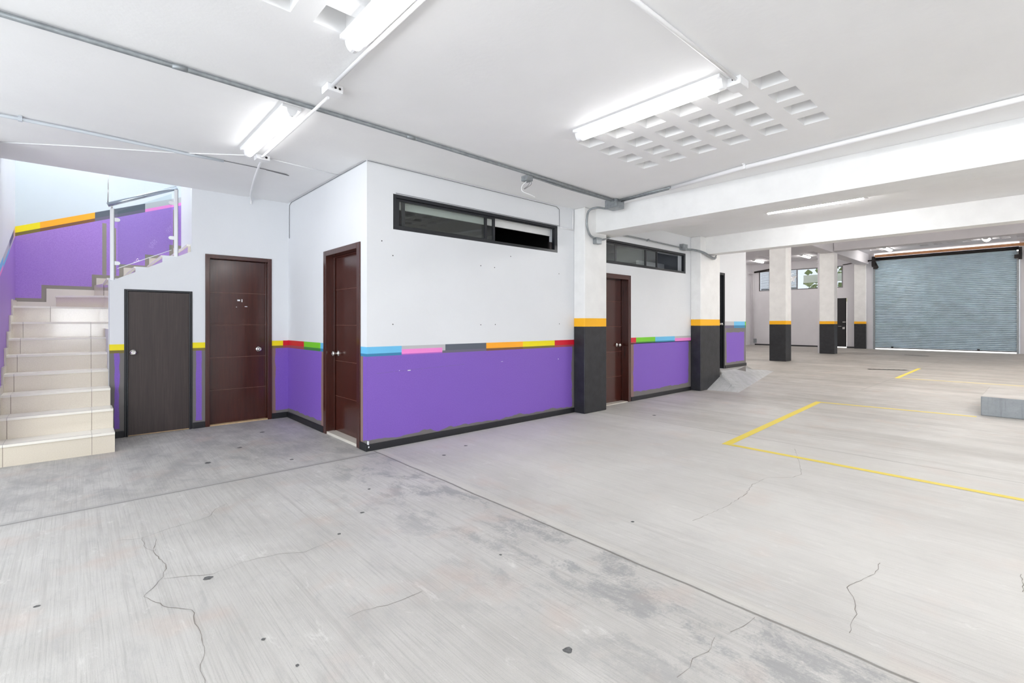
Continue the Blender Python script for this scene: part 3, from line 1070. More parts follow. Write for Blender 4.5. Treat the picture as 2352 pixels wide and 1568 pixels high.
d4 = door_y('door_4', 'dark red brown door right behind the nearest wall pillar', 5.815, 6.665, 0.0, 2.03, YW, 0.12, BROWN,
            fw=0.07, grooves=(0.41, 0.81, 1.21, 1.61), knobx=6.47, knobz=0.915, threshold=0.01)
d5 = door_y('door_5', 'narrow glimpse of a black door on the raised landing', 9.22, 10.077, LZ, 2.306, YW, 0.06, FRAMEBLK,
            fw=0.05, knobx=9.97, knobz=1.245)
MB().lathe((9.90, YW + 0.06, 1.245), (0, -1, 0), [(0, 0.03), (0.006, 0.03), (0.01, 0.01), (0.04, 0.012), (0.05, 0.026), (0.065, 0.02)], 16).build('door_lock', CHROME, d5)

# door 3 in the short side wall (plane x = XW)
e = empty('door_3', (XW, 5.12, 0))
y0, y1, z1, fw, dp = 4.638, 5.598, 2.09, 0.075, 0.10
f = MB()
f.box(XW - 0.012, XW + 0.15, y0, y0 + fw, 0, z1)
f.box(XW - 0.012, XW + 0.15, y1 - fw, y1, 0, z1)
f.box(XW - 0.012, XW + 0.15, y0 + fw, y1 - fw, z1 - 0.06, z1)
f.box(XW + dp - 0.02, XW + dp - 0.004, y1 - fw - 0.015, y1 - fw, 0, z1 - 0.06)
f.box(XW + dp - 0.02, XW + dp - 0.004, y0 + fw, y1 - fw, z1 - 0.075, z1 - 0.06)
f.build('door_frame', BROWN, e, bevel=0.003)
lf = MB()
zs = [0.03, 0.43, 0.835, 1.243, 1.648, z1 - 0.064]
for i in range(len(zs) - 1):
    lf.box(XW + dp, XW + dp + 0.036, y0 + fw + 0.003, y1 - fw - 0.003, zs[i] + (0.002 if i else 0), zs[i + 1] - (0.002 if i < 4 else 0))
lf.box(XW + dp + 0.003, XW + dp + 0.034, y0 + fw + 0.004, y1 - fw - 0.004, 0.031, z1 - 0.065, 1)
leaf = lf.build('door_leaf', [BROWN, GROOVE], e)
knob(leaf, (XW + dp, 5.44, 0.92), (-1, 0, 0), 1.05)
MB().box(XW, XW + 0.15, y0 + fw, y1 - fw, 0, 0.028).build('threshold', TILELIGHT, e)
struct(e, 'dark red brown door nearest the camera, in the short side wall', 'door')

# far black door
e = empty('door_6', (28.99, 7.2, 0))
MB().box(28.95, 28.99, 6.745, 7.655, 0.05, 2.525).build('door_leaf', paint('matt black door', (28, 27, 30), 0.5, var=0.1), e)
MB().box(28.90, 28.95, 6.76, 6.90, 1.285, 1.325).box(28.92, 28.95, 6.95, 7.10, 1.08, 1.1).box(28.90, 28.95, 6.80, 6.90, 0.95, 1.05).build('door_latch', CHROME, e)
struct(e, 'black metal door in the far wall, seen right of the farther free pillar', 'door')

# ------------------------------------------------------------------ windows in the long wall
def slider(name, label, x0, x1, z0, z1, mull, panes, opened=None, proud=0.0, fr=0.036):
    e = empty(name, ((x0 + x1) / 2, YW, z0))
    ya, yb = YW + 0.004, YW + 0.055
    f = MB()
    f.box(x0, x1, ya, yb, z0, z0 + fr)
    f.box(x0, x1, ya, yb, z1 - fr, z1)
    f.box(x0, x0 + fr, ya, yb, z0 + fr, z1 - fr)
    f.box(x1 - fr * 1.6, x1, ya, yb, z0 + fr, z1 - fr)
    f.box(x0 + fr, x1 - fr, ya + 0.02, ya + 0.032, z1 - fr - 0.014, z1 - fr)
    f.build('window_frame', FRAMEBLK, e, bevel=0.002)
    for k, (a, b, yy) in enumerate(mull):
        # sash: two stiles with rails
        s = 0.036
        q = MB()
        q.box(a, a + s, yy, yy + 0.02, z0 + fr, z1 - fr - 0.014)
        q.box(b - s, b, yy, yy + 0.02, z0 + fr, z1 - fr - 0.014)
        q.box(a + s, b - s, yy, yy + 0.02, z0 + fr, z0 + fr + 0.012)
        q.box(a + s, b - s, yy, yy + 0.02, z1 - fr - 0.028, z1 - fr - 0.014)
        sash = q.build('window_sash', FRAMEBLK, e)
        MB().box(a + s, b - s, yy + 0.008, yy + 0.012, z0 + fr + 0.012, z1 - fr - 0.028).build('pane', GLASS, sash)
    return struct(e, label, 'window')


w1 = slider('window_1', 'long black framed transom window with its right sash slid open', 2.432, 4.929, 2.232, 2.598,
            [(2.47, 3.685, YW + 0.010), (2.55, 3.829, YW + 0.032)], None)
MB().box(4.80, 4.85, YW + 0.03, YW + 0.06, 2.27, 2.37).build('window_latch', DARKIRON, w1)
MB().box(2.45, 4.915, 4.62, 4.64, 2.474, 2.60).build('lowered_board', WHITE2, w1)
w2 = slider('window_2', 'black framed transom window above the door behind the first pillar', 5.90, 8.454, 2.185, 2.557,
            [(5.94, 7.148, YW + 0.010), (6.30, 7.531, YW + 0.032)], None)

# ------------------------------------------------------------------ far high window with lettering and louvres
e = empty('window_3', (29.05, 8.9, 3.06))
f = MB()
for a, b, c, d in ((6.907, 10.98, 3.06, 3.11), (6.907, 10.98, 4.13, 4.18), (6.907, 6.96, 3.11, 4.13), (10.93, 10.98, 3.11, 4.13),
                   (9.0, 9.05, 3.11, 4.13), (10.40, 10.44, 3.11, 4.13)):
    f.box(29.02, 29.08, a, b, c, d)
f.build('window_frame', paint('grey window frame', (120, 118, 122), 0.5, var=0), e)
MB().box(29.045, 29.055, 6.96, 10.93, 3.11, 4.13).build('pane', GLASSFAR, e)
for i in range(15):
    zz = 3.20 + i * 0.062
    MB().prism([(29.10, zz), (29.105, zz), (29.145, zz + 0.03), (29.14, zz + 0.03)], 'y', 9.06, 10.92).build('louvre_slat', BLIND, e)
struct(e, 'high strip window in the far wall with white letters and louvres', 'window')


def text(body, size, loc, rot, parent, name, weight=0.012):
    cu = bpy.data.curves.new('lettering', 'FONT')
    cu.body = body
    cu.size = size
    cu.offset = weight
    cu.extrude = 0.004
    tmp = bpy.data.objects.new('tmp', cu)
    COL.objects.link(tmp)
    dg = bpy.context.evaluated_depsgraph_get()
    me = bpy.data.meshes.new_from_object(tmp.evaluated_get(dg))
    bpy.data.objects.remove(tmp)
    me.materials.clear()
    me.materials.append(LETTER)
    o = bpy.data.objects.new(name, me)
    COL.objects.link(o)
    o.parent = parent
    o.location = Vector(loc) - parent.location
    o.rotation_euler = rot
    return o


MB().box(29.10, 29.12, 9.07, 10.9, 3.125, 3.185).build('bottom_bar', LETTER, e)
mb = MB()
for k in range(16):
    mb.box(29.10, 29.12, 7.17, 7.30, 3.2 + k * 0.05, 3.235 + k * 0.05)
mb.build('white_marks', LETTER, e)
mb = MB().box(28.99, 29.0, 9.16, 9.40, 3.93, 3.955).box(28.99, 29.0, 9.25, 9.40, 3.86, 3.88).box(28.99, 29.0, 9.13, 9.40, 3.30, 3.32)
mb.build('white_marks', LETTER, e)
text('or', 0.53, (29.0, 9.43, 3.535), (pi / 2, 0, -pi / 2), e, 'lettering', 0.03).scale = (0.72, 1, 1)
MB().box(31.0, 31.05, 6.9, 9.3, 3.55, 3.98).build('street_board', paint('cream board', (235, 236, 215), 0.6, var=0.05), e)

# outside: pavement, pale facade, bush
m = MB().box(29.21, 40, -8, 16, -0.1, -0.005)
struct(m.build('pavement', OUTG), 'sunlit pale pavement outside the shutter', 'ground')
m = MB().box(38, 38.3, -8, 9.4, -0.1, 3.0)
tag(m.build('facade', OUTW), 'pale building front across the street, behind the far window', 'building')
m = MB()
for i in range(260):
    cxx, cyy, czz = random.gauss(33.4, 0.5), random.uniform(7.2, 9.8), random.uniform(2.4, 6.2)
    r = random.uniform(0.15, 0.3)
    a, b = random.uniform(0, pi), random.uniform(-1, 1)
    u = Vector((cos(a), sin(a), b)).normalized() * r
    v = u.cross(Vector((random.random(), random.random(), random.random())).normalized())
    p = Vector((cxx, cyy, czz))
    m.face([p - u, p - v, p + u, p + v])
e = empty('tree', (33.4, 8.5, 0))
m.build('foliage', FOLI, e)
MB().tube([(33.4, 8.5, -0.02), (33.45, 8.55, 1.6), (33.4, 8.5, 3.2)], 0.12).build('trunk', WOOD, e)
tag(e, 'leafy green tree outside, seen through the high far window', 'tree')

# ------------------------------------------------------------------ roller shutter
e = empty('roller_shutter', (28.6, 3.14, 0))
mb = MB()
SY0, SY1 = 0.775, 5.49
n = 53
z0, z1 = 0.085, 4.27
hgt = (z1 - z0) / n
prof = []
for i in range(n):
    for q in range(6):
        t = q / 6
        prof.append((28.595 - 0.030 * sin(pi * t / 0.7) if t < 0.67 else 28.625, z0 + (i + t) * hgt))
prof.append((28.61, z1))
for (xa, za), (xb, zb2) in zip(prof, prof[1:]):
    mb.face([(xa, SY1, za), (xa, SY0, za), (xb, SY0, zb2), (xb, SY1, zb2)])
for (xa, za), (xb, zb2) in zip(prof, prof[1:]):
    mb.face([(xa + 0.01, SY0, za), (xa + 0.01, SY1, za), (xb + 0.01, SY1, zb2), (xb + 0.01, SY0, zb2)])
mb.build('curtain', STEELBLUE, e)
MB().box(28.575, 28.63, SY0, SY1, 0.06, 0.09).box(28.54, 28.58, 4.79, 4.87, 0.085, 0.14).box(28.54, 28.58, 1.86, 1.94, 0.085, 0.14).build('bottom_bar', DARKIRON, e)
for ya in (SY0 - 0.075, SY1 + 0.0):
    MB().box(28.54, 28.66, ya, ya + 0.075, 0, 4.2).build('guide_rail', GALV, e)
MB().lathe((28.62, 0.70, 4.33), (0, 1, 0), [(0, 0.075), (4.86, 0.075)], 20).build('drum', DARKIRON, e)
m = MB().box(28.45, 28.55, 5.50, 5.60, 3.95, 4.45).tube([(28.5, 5.3, 4.27), (28.5, 5.95, 4.27)], 0.035)
m.box(28.42, 28.56, 5.38, 5.54, 3.85, 4.02).box(28.40, 28.5, 5.46, 5.60, 4.0, 4.2)
m.tube([(28.5, 5.5, 4.45), (28.46, 5.47, 4.2), (28.5, 5.36, 3.9)], 0.03)
m.build('drive_bracket', DARKIRON, e)
m = MB().box(28.45, 28.55, 0.62, 0.72, 3.85, 4.35).box(28.40, 28.55, 0.70, 0.84, 3.9, 4.05)
m.build('end_bracket', DARKIRON, e)
tag(e, 'wide closed blue grey corrugated roller shutter with daylight under its edge', 'shutter')
m = MB().box(28.46, 28.60, 0.30, 5.49, 4.405, 4.515)
tag(m.build('timber_header', WOOD), 'orange brown timber header above the roller shutter', 'timber')

# ------------------------------------------------------------------ ramp and landing
A = (8.87, 4.297, 0.0); B = (8.98, 3.75, 0.0); E2 = (13.6, 4.78, 0.0); K = (9.442, 4.297, 0.222)
YL = YW - 0.002
crest = [(9.47, 4.27, 0.28), (9.60, 4.365, 0.315), (10.31, 4.456, 0.28), (10.93, 4.492, 0.290), (11.93, 4.643, 0.161), (13.04, 4.756, 0.07)]
m = MB()
m.face([A, B, K])
m.face([K, B, crest[0]])
m.face([B, E2] + crest[::-1])
m.face([K, crest[0], crest[1], (9.442, YL, LZ)], 1)
m.face([crest[1], crest[2], (10.31, YL, LZ), (9.442, YL, LZ)], 1)
m.face([crest[2], crest[3], (11.16, YL, LZ), (10.31, YL, LZ)], 1)
m.face([crest[3], crest[4], (11.16, YL, LZ)], 1)
m.face([crest[4], crest[5], (13.3, 6.5, 0.0), (11.16, 6.5, LZ), (11.16, YL, LZ)], 1)
m.face([crest[5], E2, (13.6, 6.5, 0.0), (13.3, 6.5, 0.0)], 1)
rp = m.build('ramp', [RAMPM, LANDM])
bm = bmesh.new()
bm.from_mesh(rp.data)
bmesh.ops.remove_doubles(bm, verts=bm.verts, dist=0.0005)
for fc in bm.faces: fc.smooth = True
bm.to_mesh(rp.data)
bm.free()
tag(rp, 'pale concrete wedge ramp climbing to the landing beside the second pillar', 'ramp')

o = MB().box(9.23, 10.75, -3.2, 0.592, 0, 0.262).build('concrete_block', [BLOCKS], bevel=0.01)
tag(o, 'low grey concrete plinth at the right edge, behind the yellow bay line', 'block')
o.data.materials.append(FLOORM)
for p in o.data.polygons:
    if p.normal.z > 0.9: p.material_index = 1

for (xa, ya), (xb, yb), lab in (((16.05, 3.24), (16.53, 2.46), 'nearer dark slot drain in the floor before the shutter'),
                                ((24.3, 3.72), (23.98, 2.95), 'farther dark slot drain in the floor close to the shutter')):
    d = Vector((xb - xa, yb - ya, 0)).normalized()
    s = Vector((-d.y, d.x, 0)) * 0.09
    p0, p1 = Vector((xa, ya, 0)), Vector((xb, yb, 0))
    mb = MB()
    base = [p0 - s, p1 - s, p1 + s, p0 + s]
    mb.face([(q.x, q.y, 0.004) for q in base])
    for t in range(8):
        c0 = p0.lerp(p1, (t + 0.15) / 8); c1 = p0.lerp(p1, (t + 0.6) / 8)
        mb.face([(c0 - s * .8).to_tuple()[:2] + (0.009,), (c1 - s * .8).to_tuple()[:2] + (0.009,), (c1 + s * .8).to_tuple()[:2] + (0.009,), (c0 + s * .8).to_tuple()[:2] + (0.009,)])
    tag(mb.build('floor_drain', DARKIRON), lab, 'drain')

# ------------------------------------------------------------------ staircase
st = empty('staircase', (0.0, 6.15, 0))
ys = [6.15, 6.425, 6.69, 6.96, 7.21, 7.455, 7.72, 7.98]
zs = [0.0, 0.196, 0.392, 0.576, 0.754, 0.933, 1.101, 1.279, 1.465]
jl = [-0.463, -0.457, -0.450, -0.445, -0.438, -0.428, -0.422, -0.206]
jr = [0.129, 0.133, 0.138, 0.142, 0.145, 0.149, 0.152, 9]
for i in range(8):
    ya = ys[i]
    yb = ys[i + 1] if i < 7 else YB - 0.001
    xr = 0.30 if i < 2 else 0.283
    if i == 2: xr = 0.289
    mb = MB()
    tt = 0.022
    cuts = [XL + 0.001, jl[i] - 0.0016, jl[i] + 0.0016]
    if jr[i] < 1: cuts += [jr[i] - 0.0016, jr[i] + 0.0016]
    cuts.append(xr)
    zlo = 0.0 if i == 0 else zs[i] - 0.02
    for q in range(len(cuts) - 1):
        mi = 1 if q % 2 else 0
        off = 0.0015 if mi else 0.0
        mb.box(cuts[q], cuts[q + 1], ya + off, yb + (0.02 if i < 7 else 0), zlo, zs[i + 1] - tt, mi)
        off2 = 0.001 if mi else 0
        mb.box(cuts[q], cuts[q + 1], ya - 0.012 + off2, yb, zs[i + 1] - tt, zs[i + 1] - off2, 3 if mi else 2)
    if i < 2: mb.box(XL + 0.02, min(xr, 0.2), ya + 0.018, ya + 0.026, zs[i + 1] - 0.001, zs[i + 1] + 0.0006, 3)
    mb.build('stair_step', [TILE, GROUT, TREAD, ANTISLIP], st, bevel=0.002 if False else 0)
# winders
mb = MB()
mb.prism([(-0.18, YB - 0.002), (0.283, 8.03), (0.283, YB - 0.002)], 'z', 1.45, 1.592)
mb.prism([(-0.19, YB - 0.002), (0.283, 8.015), (0.283, YB - 0.002)], 'z', 1.592, 1.615, 1)
mb.build('stair_step', [TILE, TREAD], st)
mb = MB().prism([(0.20, YB - 0.003), (0.281, 8.03), (0.283, YB - 0.003)], 'z', 1.615, 1.765)
mb.build('stair_step', [TILE], st)
fl2 = [(0.283, 0.52, 1.765), (0.52, 0.77, 1.91), (0.77, 1.02, 2.062), (1.02, 1.30, 2.215), (1.30, 1.6, 2.37), (1.6, 1.9, 2.52)]
for i, (xa, xb, zt) in enumerate(fl2):
    mb = MB()
    yn = B1 + 0.002 if xa < 1.0 else 7.662
    if xa == 1.02:
        mb.box(1.02, 1.048, B1 + 0.002, YB - 0.001, 1.45, zt - 0.02, 0)
        mb.box(1.048, 1.30, 7.662, YB - 0.001, 1.45, zt - 0.02, 0)
        mb.box(1.008, 1.048, B1 + 0.002, YB - 0.001, zt - 0.02, zt, 1)
        mb.box(1.048, 1.30, 7.662, YB - 0.001, zt - 0.02, zt, 1)
    else:
        mb.box(xa, xb, yn + 0.004, YB - 0.001, 1.2 if i == 0 else 1.45, zt - 0.02, 0)
        mb.box(xa - 0.012, xb, yn + 0.004, YB - 0.001, zt - 0.02, zt, 1)
        mb.box(xa, xb, yn, yn + 0.004, 1.2, zt, 2)
    mb.build('stair_step', [TILE, TREAD, WHITE], st)
# tiled skirting that follows the steps
mb = MB()
sk = [(XL, -0.25, 1.40, 1.53), (-0.31, -0.25, 1.40, 1.70), (-0.25, 0.225, 1.55, 1.70), (0.16, 0.225, 1.60, 1.862), (0.225, 0.505, 1.7, 1.862),
      (0.44, 0.505, 1.85, 2.022), (0.505, 0.785, 1.85, 2.022), (0.72, 0.785, 2.0, 2.18), (0.785, 1.06, 2.0, 2.18), (1.0, 1.06, 2.1, 2.345), (1.06, 1.5, 2.15, 2.345)]
for a, b, c, d in ((XL, -0.255, 1.44, 1.53), (-0.255, 0.222, 1.44, 1.70), (0.222, 0.503, 1.6, 1.862), (0.503, 0.783, 1.75, 2.022),
                   (0.783, 1.062, 1.9, 2.18), (1.062, 1.5, 2.05, 2.345)):
    mb.box(a, b, YB - 0.014, YB - 0.001, c, d)
for i in range(8):
    ya = ys[i]
    yb = ys[i + 1] if i < 7 else YB - 0.02
    mb.box(XL + 0.001, XL + 0.014, ya - 0.06 if i else ya, yb - (0.06 if i < 7 else 0), zs[i] - 0.0, zs[i + 1] + 0.075)
mb.build('tile_skirting', paint('beige skirting tile', (206, 198, 188), 0.25, var=0.02), st)
MB().box(0.2835, 0.296, B1 + 0.001, YB - 0.01, 0, 1.74).build('stringer', WHITE, st)
tag(st, 'beige tiled staircase that climbs away and turns right at the wall', 'staircase')

# ------------------------------------------------------------------ glass balustrade
gb = empty('glass_balustrade', (0.6, 6.93, 1.72))
for (px, za, zb2) in ((0.312, 1.735, 2.53), (0.895, 2.045, 2.845)):
    MB().box(px - 0.016, px + 0.016, 6.895, 6.935, za, zb2).build('post', ALU, gb, bevel=0.003)
    MB().box(px + 0.017, px + 0.022, 6.90, 6.93, za, zb2).build('post_trim', GALV, gb)
MB().tube([(0.275, 6.915, 2.565), (0.905, 6.915, 2.868)], 0.024, 14).build('handrail', paint('brushed handrail', (176, 186, 196), 0.22, 0.8, var=0), gb)
MB().tube([(0.312, 6.915, 2.53), (0.312, 6.915, 2.575)], 0.008).build('handrail_bracket', CHROME, gb)
MB().tube([(0.895, 6.915, 2.84), (0.895, 6.915, 2.862)], 0.008).build('handrail_bracket', CHROME, gb)
MB().prism([(0.36, 1.875), (0.855, 2.13), (0.855, 2.79), (0.36, 2.50)], 'y', 6.911, 6.919).build('glass_panel', GLASSRAIL, gb)
MB().tube([(0.36, 6.915, 1.873), (0.855, 6.915, 2.128)], 0.0035, 6).build('panel_edge', LETTER, gb)
for cxx, czz, dr in ((0.328, 2.41, 1), (0.328, 1.93, 1), (0.879, 2.68, -1), (0.879, 2.27, -1)):
    mb = MB()
    xa, xb = (cxx, cxx + 0.05 * dr)
    outline = [(xa, czz - 0.02), (xa + dr * 0.035, czz - 0.02)]
    for q in range(7):
        a = -pi / 2 + pi * q / 6
        outline.append((xa + dr * (0.035 + 0.02 * cos(a)), czz + 0.02 * sin(a)))
    outline += [(xa, czz + 0.02)]
    mb.prism(outline, 'y', 6.902, 6.928)
    mb.build('glass_clamp', ALU, gb)
tag(gb, 'glass balustrade panel with white posts on the sloping sill of the stair', 'balustrade')
m = MB().tube([(0.278, 6.915, 2.58), (0.283, 6.915, CZ + 0.04)], 0.005, 8)
tag(m.build('hanger_rod', CHROME), 'thin vertical steel rod hanging above the handrail start', 'rod')

# ------------------------------------------------------------------ light fittings
def lamp(loc, length, axis, label, em=TUBE, w=0.125, caps=True, group='fluorescent ceiling lights'):
    """surface fluorescent: tray, curved diffuser, end caps. loc = centre on the ceiling"""
    e = empty('ceiling_light', loc)
    X, Y, Z = loc
    h = length / 2

    def P(l, s, z):
        return (X + l, Y + s, Z + z) if axis == 'x' else (X + s, Y + l, Z + z)
    def bx(l0, l1, s0, s1, z0, z1):
        if axis == 'x': return (X + l0, X + l1, Y + s0, Y + s1, Z + z0, Z + z1)
        return (X + s0, X + s1, Y + l0, Y + l1, Z + z0, Z + z1)
    MB().box(*bx(-h, h, -w / 2 - 0.004, w / 2 + 0.004, -0.024, -0.001)).build('housing', WHITEPIPE, e, bevel=0.003)
    mb = MB()
    seg = 10
    hw = w / 2 - 0.026
    ring = [(hw * cos(pi + pi * q / seg), -0.024 + 0.058 * sin(pi + pi * q / seg)) for q in range(seg + 1)]
    l0, l1 = -h + 0.045, h - 0.045
    for (s0, z0_), (s1, z1_) in zip(ring, ring[1:]):
        mb.face([P(l0, s0, z0_), P(l1, s0, z0_), P(l1, s1, z1_), P(l0, s1, z1_)], 0, True)
    mb.face([P(l0, s, z) for s, z in ring])
    mb.face([P(l1, s, z) for s, z in reversed(ring)])
    mb.build('diffuser', em, e)
    for la, lb in ((-h, l0 - 0.001), (l1 + 0.001, h)):
        c = MB()
        base = [P(la, s * 0.97, z * 0.95) for s, z in ring]
        top = [P(lb, s * 0.97, z * 0.95) for s, z in ring]
        c.face(base)
        c.face(list(reversed(top)))
        for q in range(seg):
            c.face([base[q], top[q], top[q + 1], base[q + 1]])
        c.build('end_cap', WHITEPIPE, e)
    return tag(e, label, 'ceiling light', group)


lamp((1.175, 2.04, CZ), 1.22, 'y', 'lit fluorescent fitting at the top of the photo, cut by the frame', w=0.14)
lamp((1.20, 4.36, CZ), 1.22, 'y', 'lit fluorescent fitting nearest the stair, above the back doors', w=0.13)
lamp((3.16, 2.03, CZ), 1.24, 'y', 'lit fluorescent fitting beside the coffered ceiling squares', w=0.14)
lamp((7.27, 2.07, CZ), 1.20, 'y', 'lit fluorescent fitting between the two ceiling beams', TUBEMID, w=0.12)
for lx, ly in ((-1.6, -1.6), (1.2, -1.6), (3.16, -1.6), (7.16, -1.6), (3.16, -4.4), (7.16, -4.4)):  # unseen lamps added behind the camera as fill
    lamp((lx, ly, CZ), 1.22, 'y', 'unseen fill fitting added behind the camera position', TUBEMID, w=0.13, group='added fill lights behind the camera')
lamp((-1.8, 2.0, CZ), 1.22, 'y', 'unseen fill fitting added behind the camera position', w=0.13, group='added fill lights behind the camera')  # one more unseen lamp added as fill
lamp((27.25, 10.34, FZ), 1.2, 'x', 'far ceiling light left of the nearest free pillar', TUBEFAR, 0.2, group='far ceiling lights')
lamp((26.95, 8.0, FZ), 1.2, 'x', 'far ceiling light between the two free pillars', TUBEFAR, 0.2, group='far ceiling lights')
lamp((27.0, 4.74, FZ), 1.2, 'x', 'far ceiling light above the left end of the shutter', TUBEFAR, 0.2, group='far ceiling lights')
lamp((26.75, 1.56, FZ), 0.7, 'x', 'far ceiling light above the right end of the shutter', TUBEFAR, 0.24, group='far ceiling lights')
for lx, ly in ((12.4, -0.5), (10.6, -2.5), (14.5, 1.5), (14.5, -2.5), (18.5, 1.5), (18.5, -2.5), (25.5, -2.5), (14.5, 8.5), (20.5, 8.5)):  # unseen lamps added to brighten the high bays
    lamp((lx, ly, FZ), 1.2, 'x', 'unseen fill light added in the high middle bay above the second beam', TUBEHID, 0.2, group='added high bay fill lights')

lamp((7.3, 6.2, CZ - 0.061), 1.2, 'x', 'light inside the grey room behind the second transom window', emit('dim room diffuser', (240, 244, 255), 12.0), 0.13, group='room light')
e = lamp((0.1, 6.96, 4.3), 1.1, 'x', 'unseen fill light added high on the stairwell wall', emit('added stair fill diffuser', (255, 250, 240), 18), 0.16, group='added stairwell fill light')  # lamp added out of view to brighten the stairwell

# ------------------------------------------------------------------ conduits, boxes, cables
def smooth(pts, n=6):
    P = [Vector(p) for p in pts]
    P = [P[0] * 2 - P[1]] + P + [P[-1] * 2 - P[-2]]
    out = []
    for i in range(1, len(P) - 2):
        for q in range(n):
            t = q / n
            a, b, c, d = P[i - 1], P[i], P[i + 1], P[i + 2]
            out.append(0.5 * ((2 * b) + (c - a) * t + (2 * a - 5 * b + 4 * c - d) * t * t + (3 * b - a - 3 * c + d) * t ** 3))
    out.append(P[-2])
    return out


def conduit(name, paths, r, mat, label, cat='conduit', sm=False, clips=(), group=None, couplers=()):
    e = empty(name, paths[0][0])
    for p in paths:
        MB().tube(smooth(p) if sm else p, r, 12).build('pipe', mat, e)
    for (c, ax) in clips:
        x, y, z = c
        if ax == 'x': MB().box(x - 0.012, x + 0.012, y - r - 0.025, y + r + 0.025, z + r - 0.002, z + r + 0.004).box(x - 0.012, x + 0.012, y - r - 0.003, y + r + 0.003, z - r - 0.003, z + r).build('clip', mat, e)
        else: MB().box(x - r - 0.025, x + r + 0.025, y - 0.012, y + 0.012, z + r - 0.002, z + r + 0.004).box(x - r - 0.003, x + r + 0.003, y - 0.012, y + 0.012, z - r - 0.003, z + r).build('clip', mat, e)
    for (a, b) in couplers:
        MB().tube([a, b], r + 0.0018, 12).build('coupling', mat, e)
    return tag(e, label, cat, group)


ZP = CZ - 0.022
conduit('conduit', [[(-3.1, 3.57, ZP), (0.508, 3.625, ZP), (2.146, 3.655, ZP), (3.572, 3.70, ZP), (5.19, 3.765, ZP)]], 0.0155, GALV,
        'long bare grey conduit crossing the near ceiling to the big junction box',
        couplers=(((0.45, 3.6245, ZP), (0.53, 3.6255, ZP)), ((2.1, 3.654, ZP), (2.18, 3.656, ZP))))
conduit('conduit', [[(3.66, 3.735, ZP - 0.008), (4.3, 3.77, ZP - 0.012), (5.19, 3.80, ZP)]], 0.0115, GALV,
        'thinner grey conduit beside the long one, from the open box with loose wires', sm=True)


def jbox(name, x0, x1, y0, y1, z0, z1, mat, label, parts=True, knock=None):
    e = empty(name, ((x0 + x1) / 2, (y0 + y1) / 2, z0))
    MB().box(x0, x1, y0, y1, z0 + 0.004, z1).build('box_body', mat, e, bevel=0.004)
    MB().box(x0 + 0.003, x1 - 0.003, y0 + 0.003, y1 - 0.003, z0, z0 + 0.004).build('cover', mat, e)
    if knock:
        mb = MB()
        for (c, ax, rr) in knock: mb.lathe(c, ax, [(0, rr), (0.002, rr)], 14)
        mb.build('knockout', DARKIRON, e)
    return tag(e, label, 'junction box')


jbox('junction_box', 5.19, 5.37, 3.72, 3.90, CZ - 0.115, CZ - 0.001, GALV, 'large galvanised junction box where the grey conduits meet at the first beam')
e = empty('junction_box', (3.62, 3.72, CZ - 0.09))
MB().box(3.57, 3.66, 3.70, 3.79, CZ - 0.09, CZ - 0.035).build('box_body', GALV, e, bevel=0.004)
MB().tube(smooth([(3.61, 3.75, CZ - 0.09), (3.58, 3.79, CZ - 0.14), (3.60, 3.80, CZ - 0.19), (3.68, 3.77, CZ - 0.215), (3.74, 3.75, CZ - 0.235)]), 0.004, 6).build('loose_wire', WHITEPIPE, e)
MB().tube(smooth([(3.64, 3.73, CZ - 0.09), (3.63, 3.74, CZ - 0.13), (3.61, 3.79, CZ - 0.165)]), 0.0028, 6).build('loose_wire', CABLE, e)
MB().tube(smooth([(3.65, 3.72, CZ - 0.09), (3.66, 3.73, CZ - 0.12), (3.62, 3.79, CZ - 0.165)]), 0.0028, 6).build('loose_wire', CABLE, e)
tag(e, 'small open galvanised box with loose white wires hanging from the ceiling', 'junction box')

conduit('conduit', [[(5.24, 3.72, ZP), (5.19, 2.95, ZP)], [(5.31, 3.72, ZP), (5.235, 2.95, ZP)]], 0.0125, GALV,
        'pair of short grey conduits from the big box along the first beam')
conduit('conduit', [[(5.215, 2.97, ZP - 0.006), (5.07, 2.13, ZP - 0.006), (4.97, 0.099, ZP - 0.006), (4.86, -2.2, ZP - 0.006)]], 0.022, WHITEPIPE,
        'thick white conduit running along the ceiling in front of the first beam',
        clips=(((5.06, 2.05, ZP - 0.004), 'y'),))
conduit('conduit', [[(5.30, 3.90, CZ - 0.09), (5.34, 4.02, CZ - 0.06), (5.33, 4.14, CZ - 0.03), (5.265, 4.225, 2.815), (5.245, 4.245, 2.69), (5.262, 4.25, 2.58),
                     (5.33, 4.255, 2.49), (5.43, 4.262, 2.462)]], 0.0145, GALV,
        'bent grey conduit looping down the face of the nearest wall pillar', sm=True)
jbox('junction_box', 5.44, 5.56, 4.23, 4.298, 2.385, 2.475, GALV, 'small galvanised box on the nearest wall pillar under the beam')
conduit('conduit', [[(5.56, 4.265, 2.45), (5.66, 4.265, 2.47), (5.86, 4.36, 2.52), (6.2, 4.44, 2.615), (6.6, 4.46, 2.65), (8.22, 4.46, 2.64)]], 0.013, GALV,
        'grey conduit running above the second transom window', sm=True, clips=(((7.1, 4.46, 2.648), 'x'),))
jbox('junction_box', 8.22, 8.38, 4.42, 4.498, 2.60, 2.71, GALV, 'small galvanised box above the right end of the second window')
conduit('conduit', [[(8.38, 4.45, 2.635), (8.55, 4.36, 2.625), (8.70, 4.27, 2.585), (8.9, 4.26, 2.54), (9.12, 4.27, 2.515), (9.22, 4.28, 2.56), (9.24, 4.28, 2.65)],
                    [(8.38, 4.43, 2.61), (8.55, 4.34, 2.60), (8.70, 4.26, 2.56), (8.9, 4.25, 2.515), (9.1, 4.26, 2.49), (9.2, 4.27, 2.53)]], 0.012, GALV,
        'twin curled grey conduit at the top of the second wall pillar', sm=True)

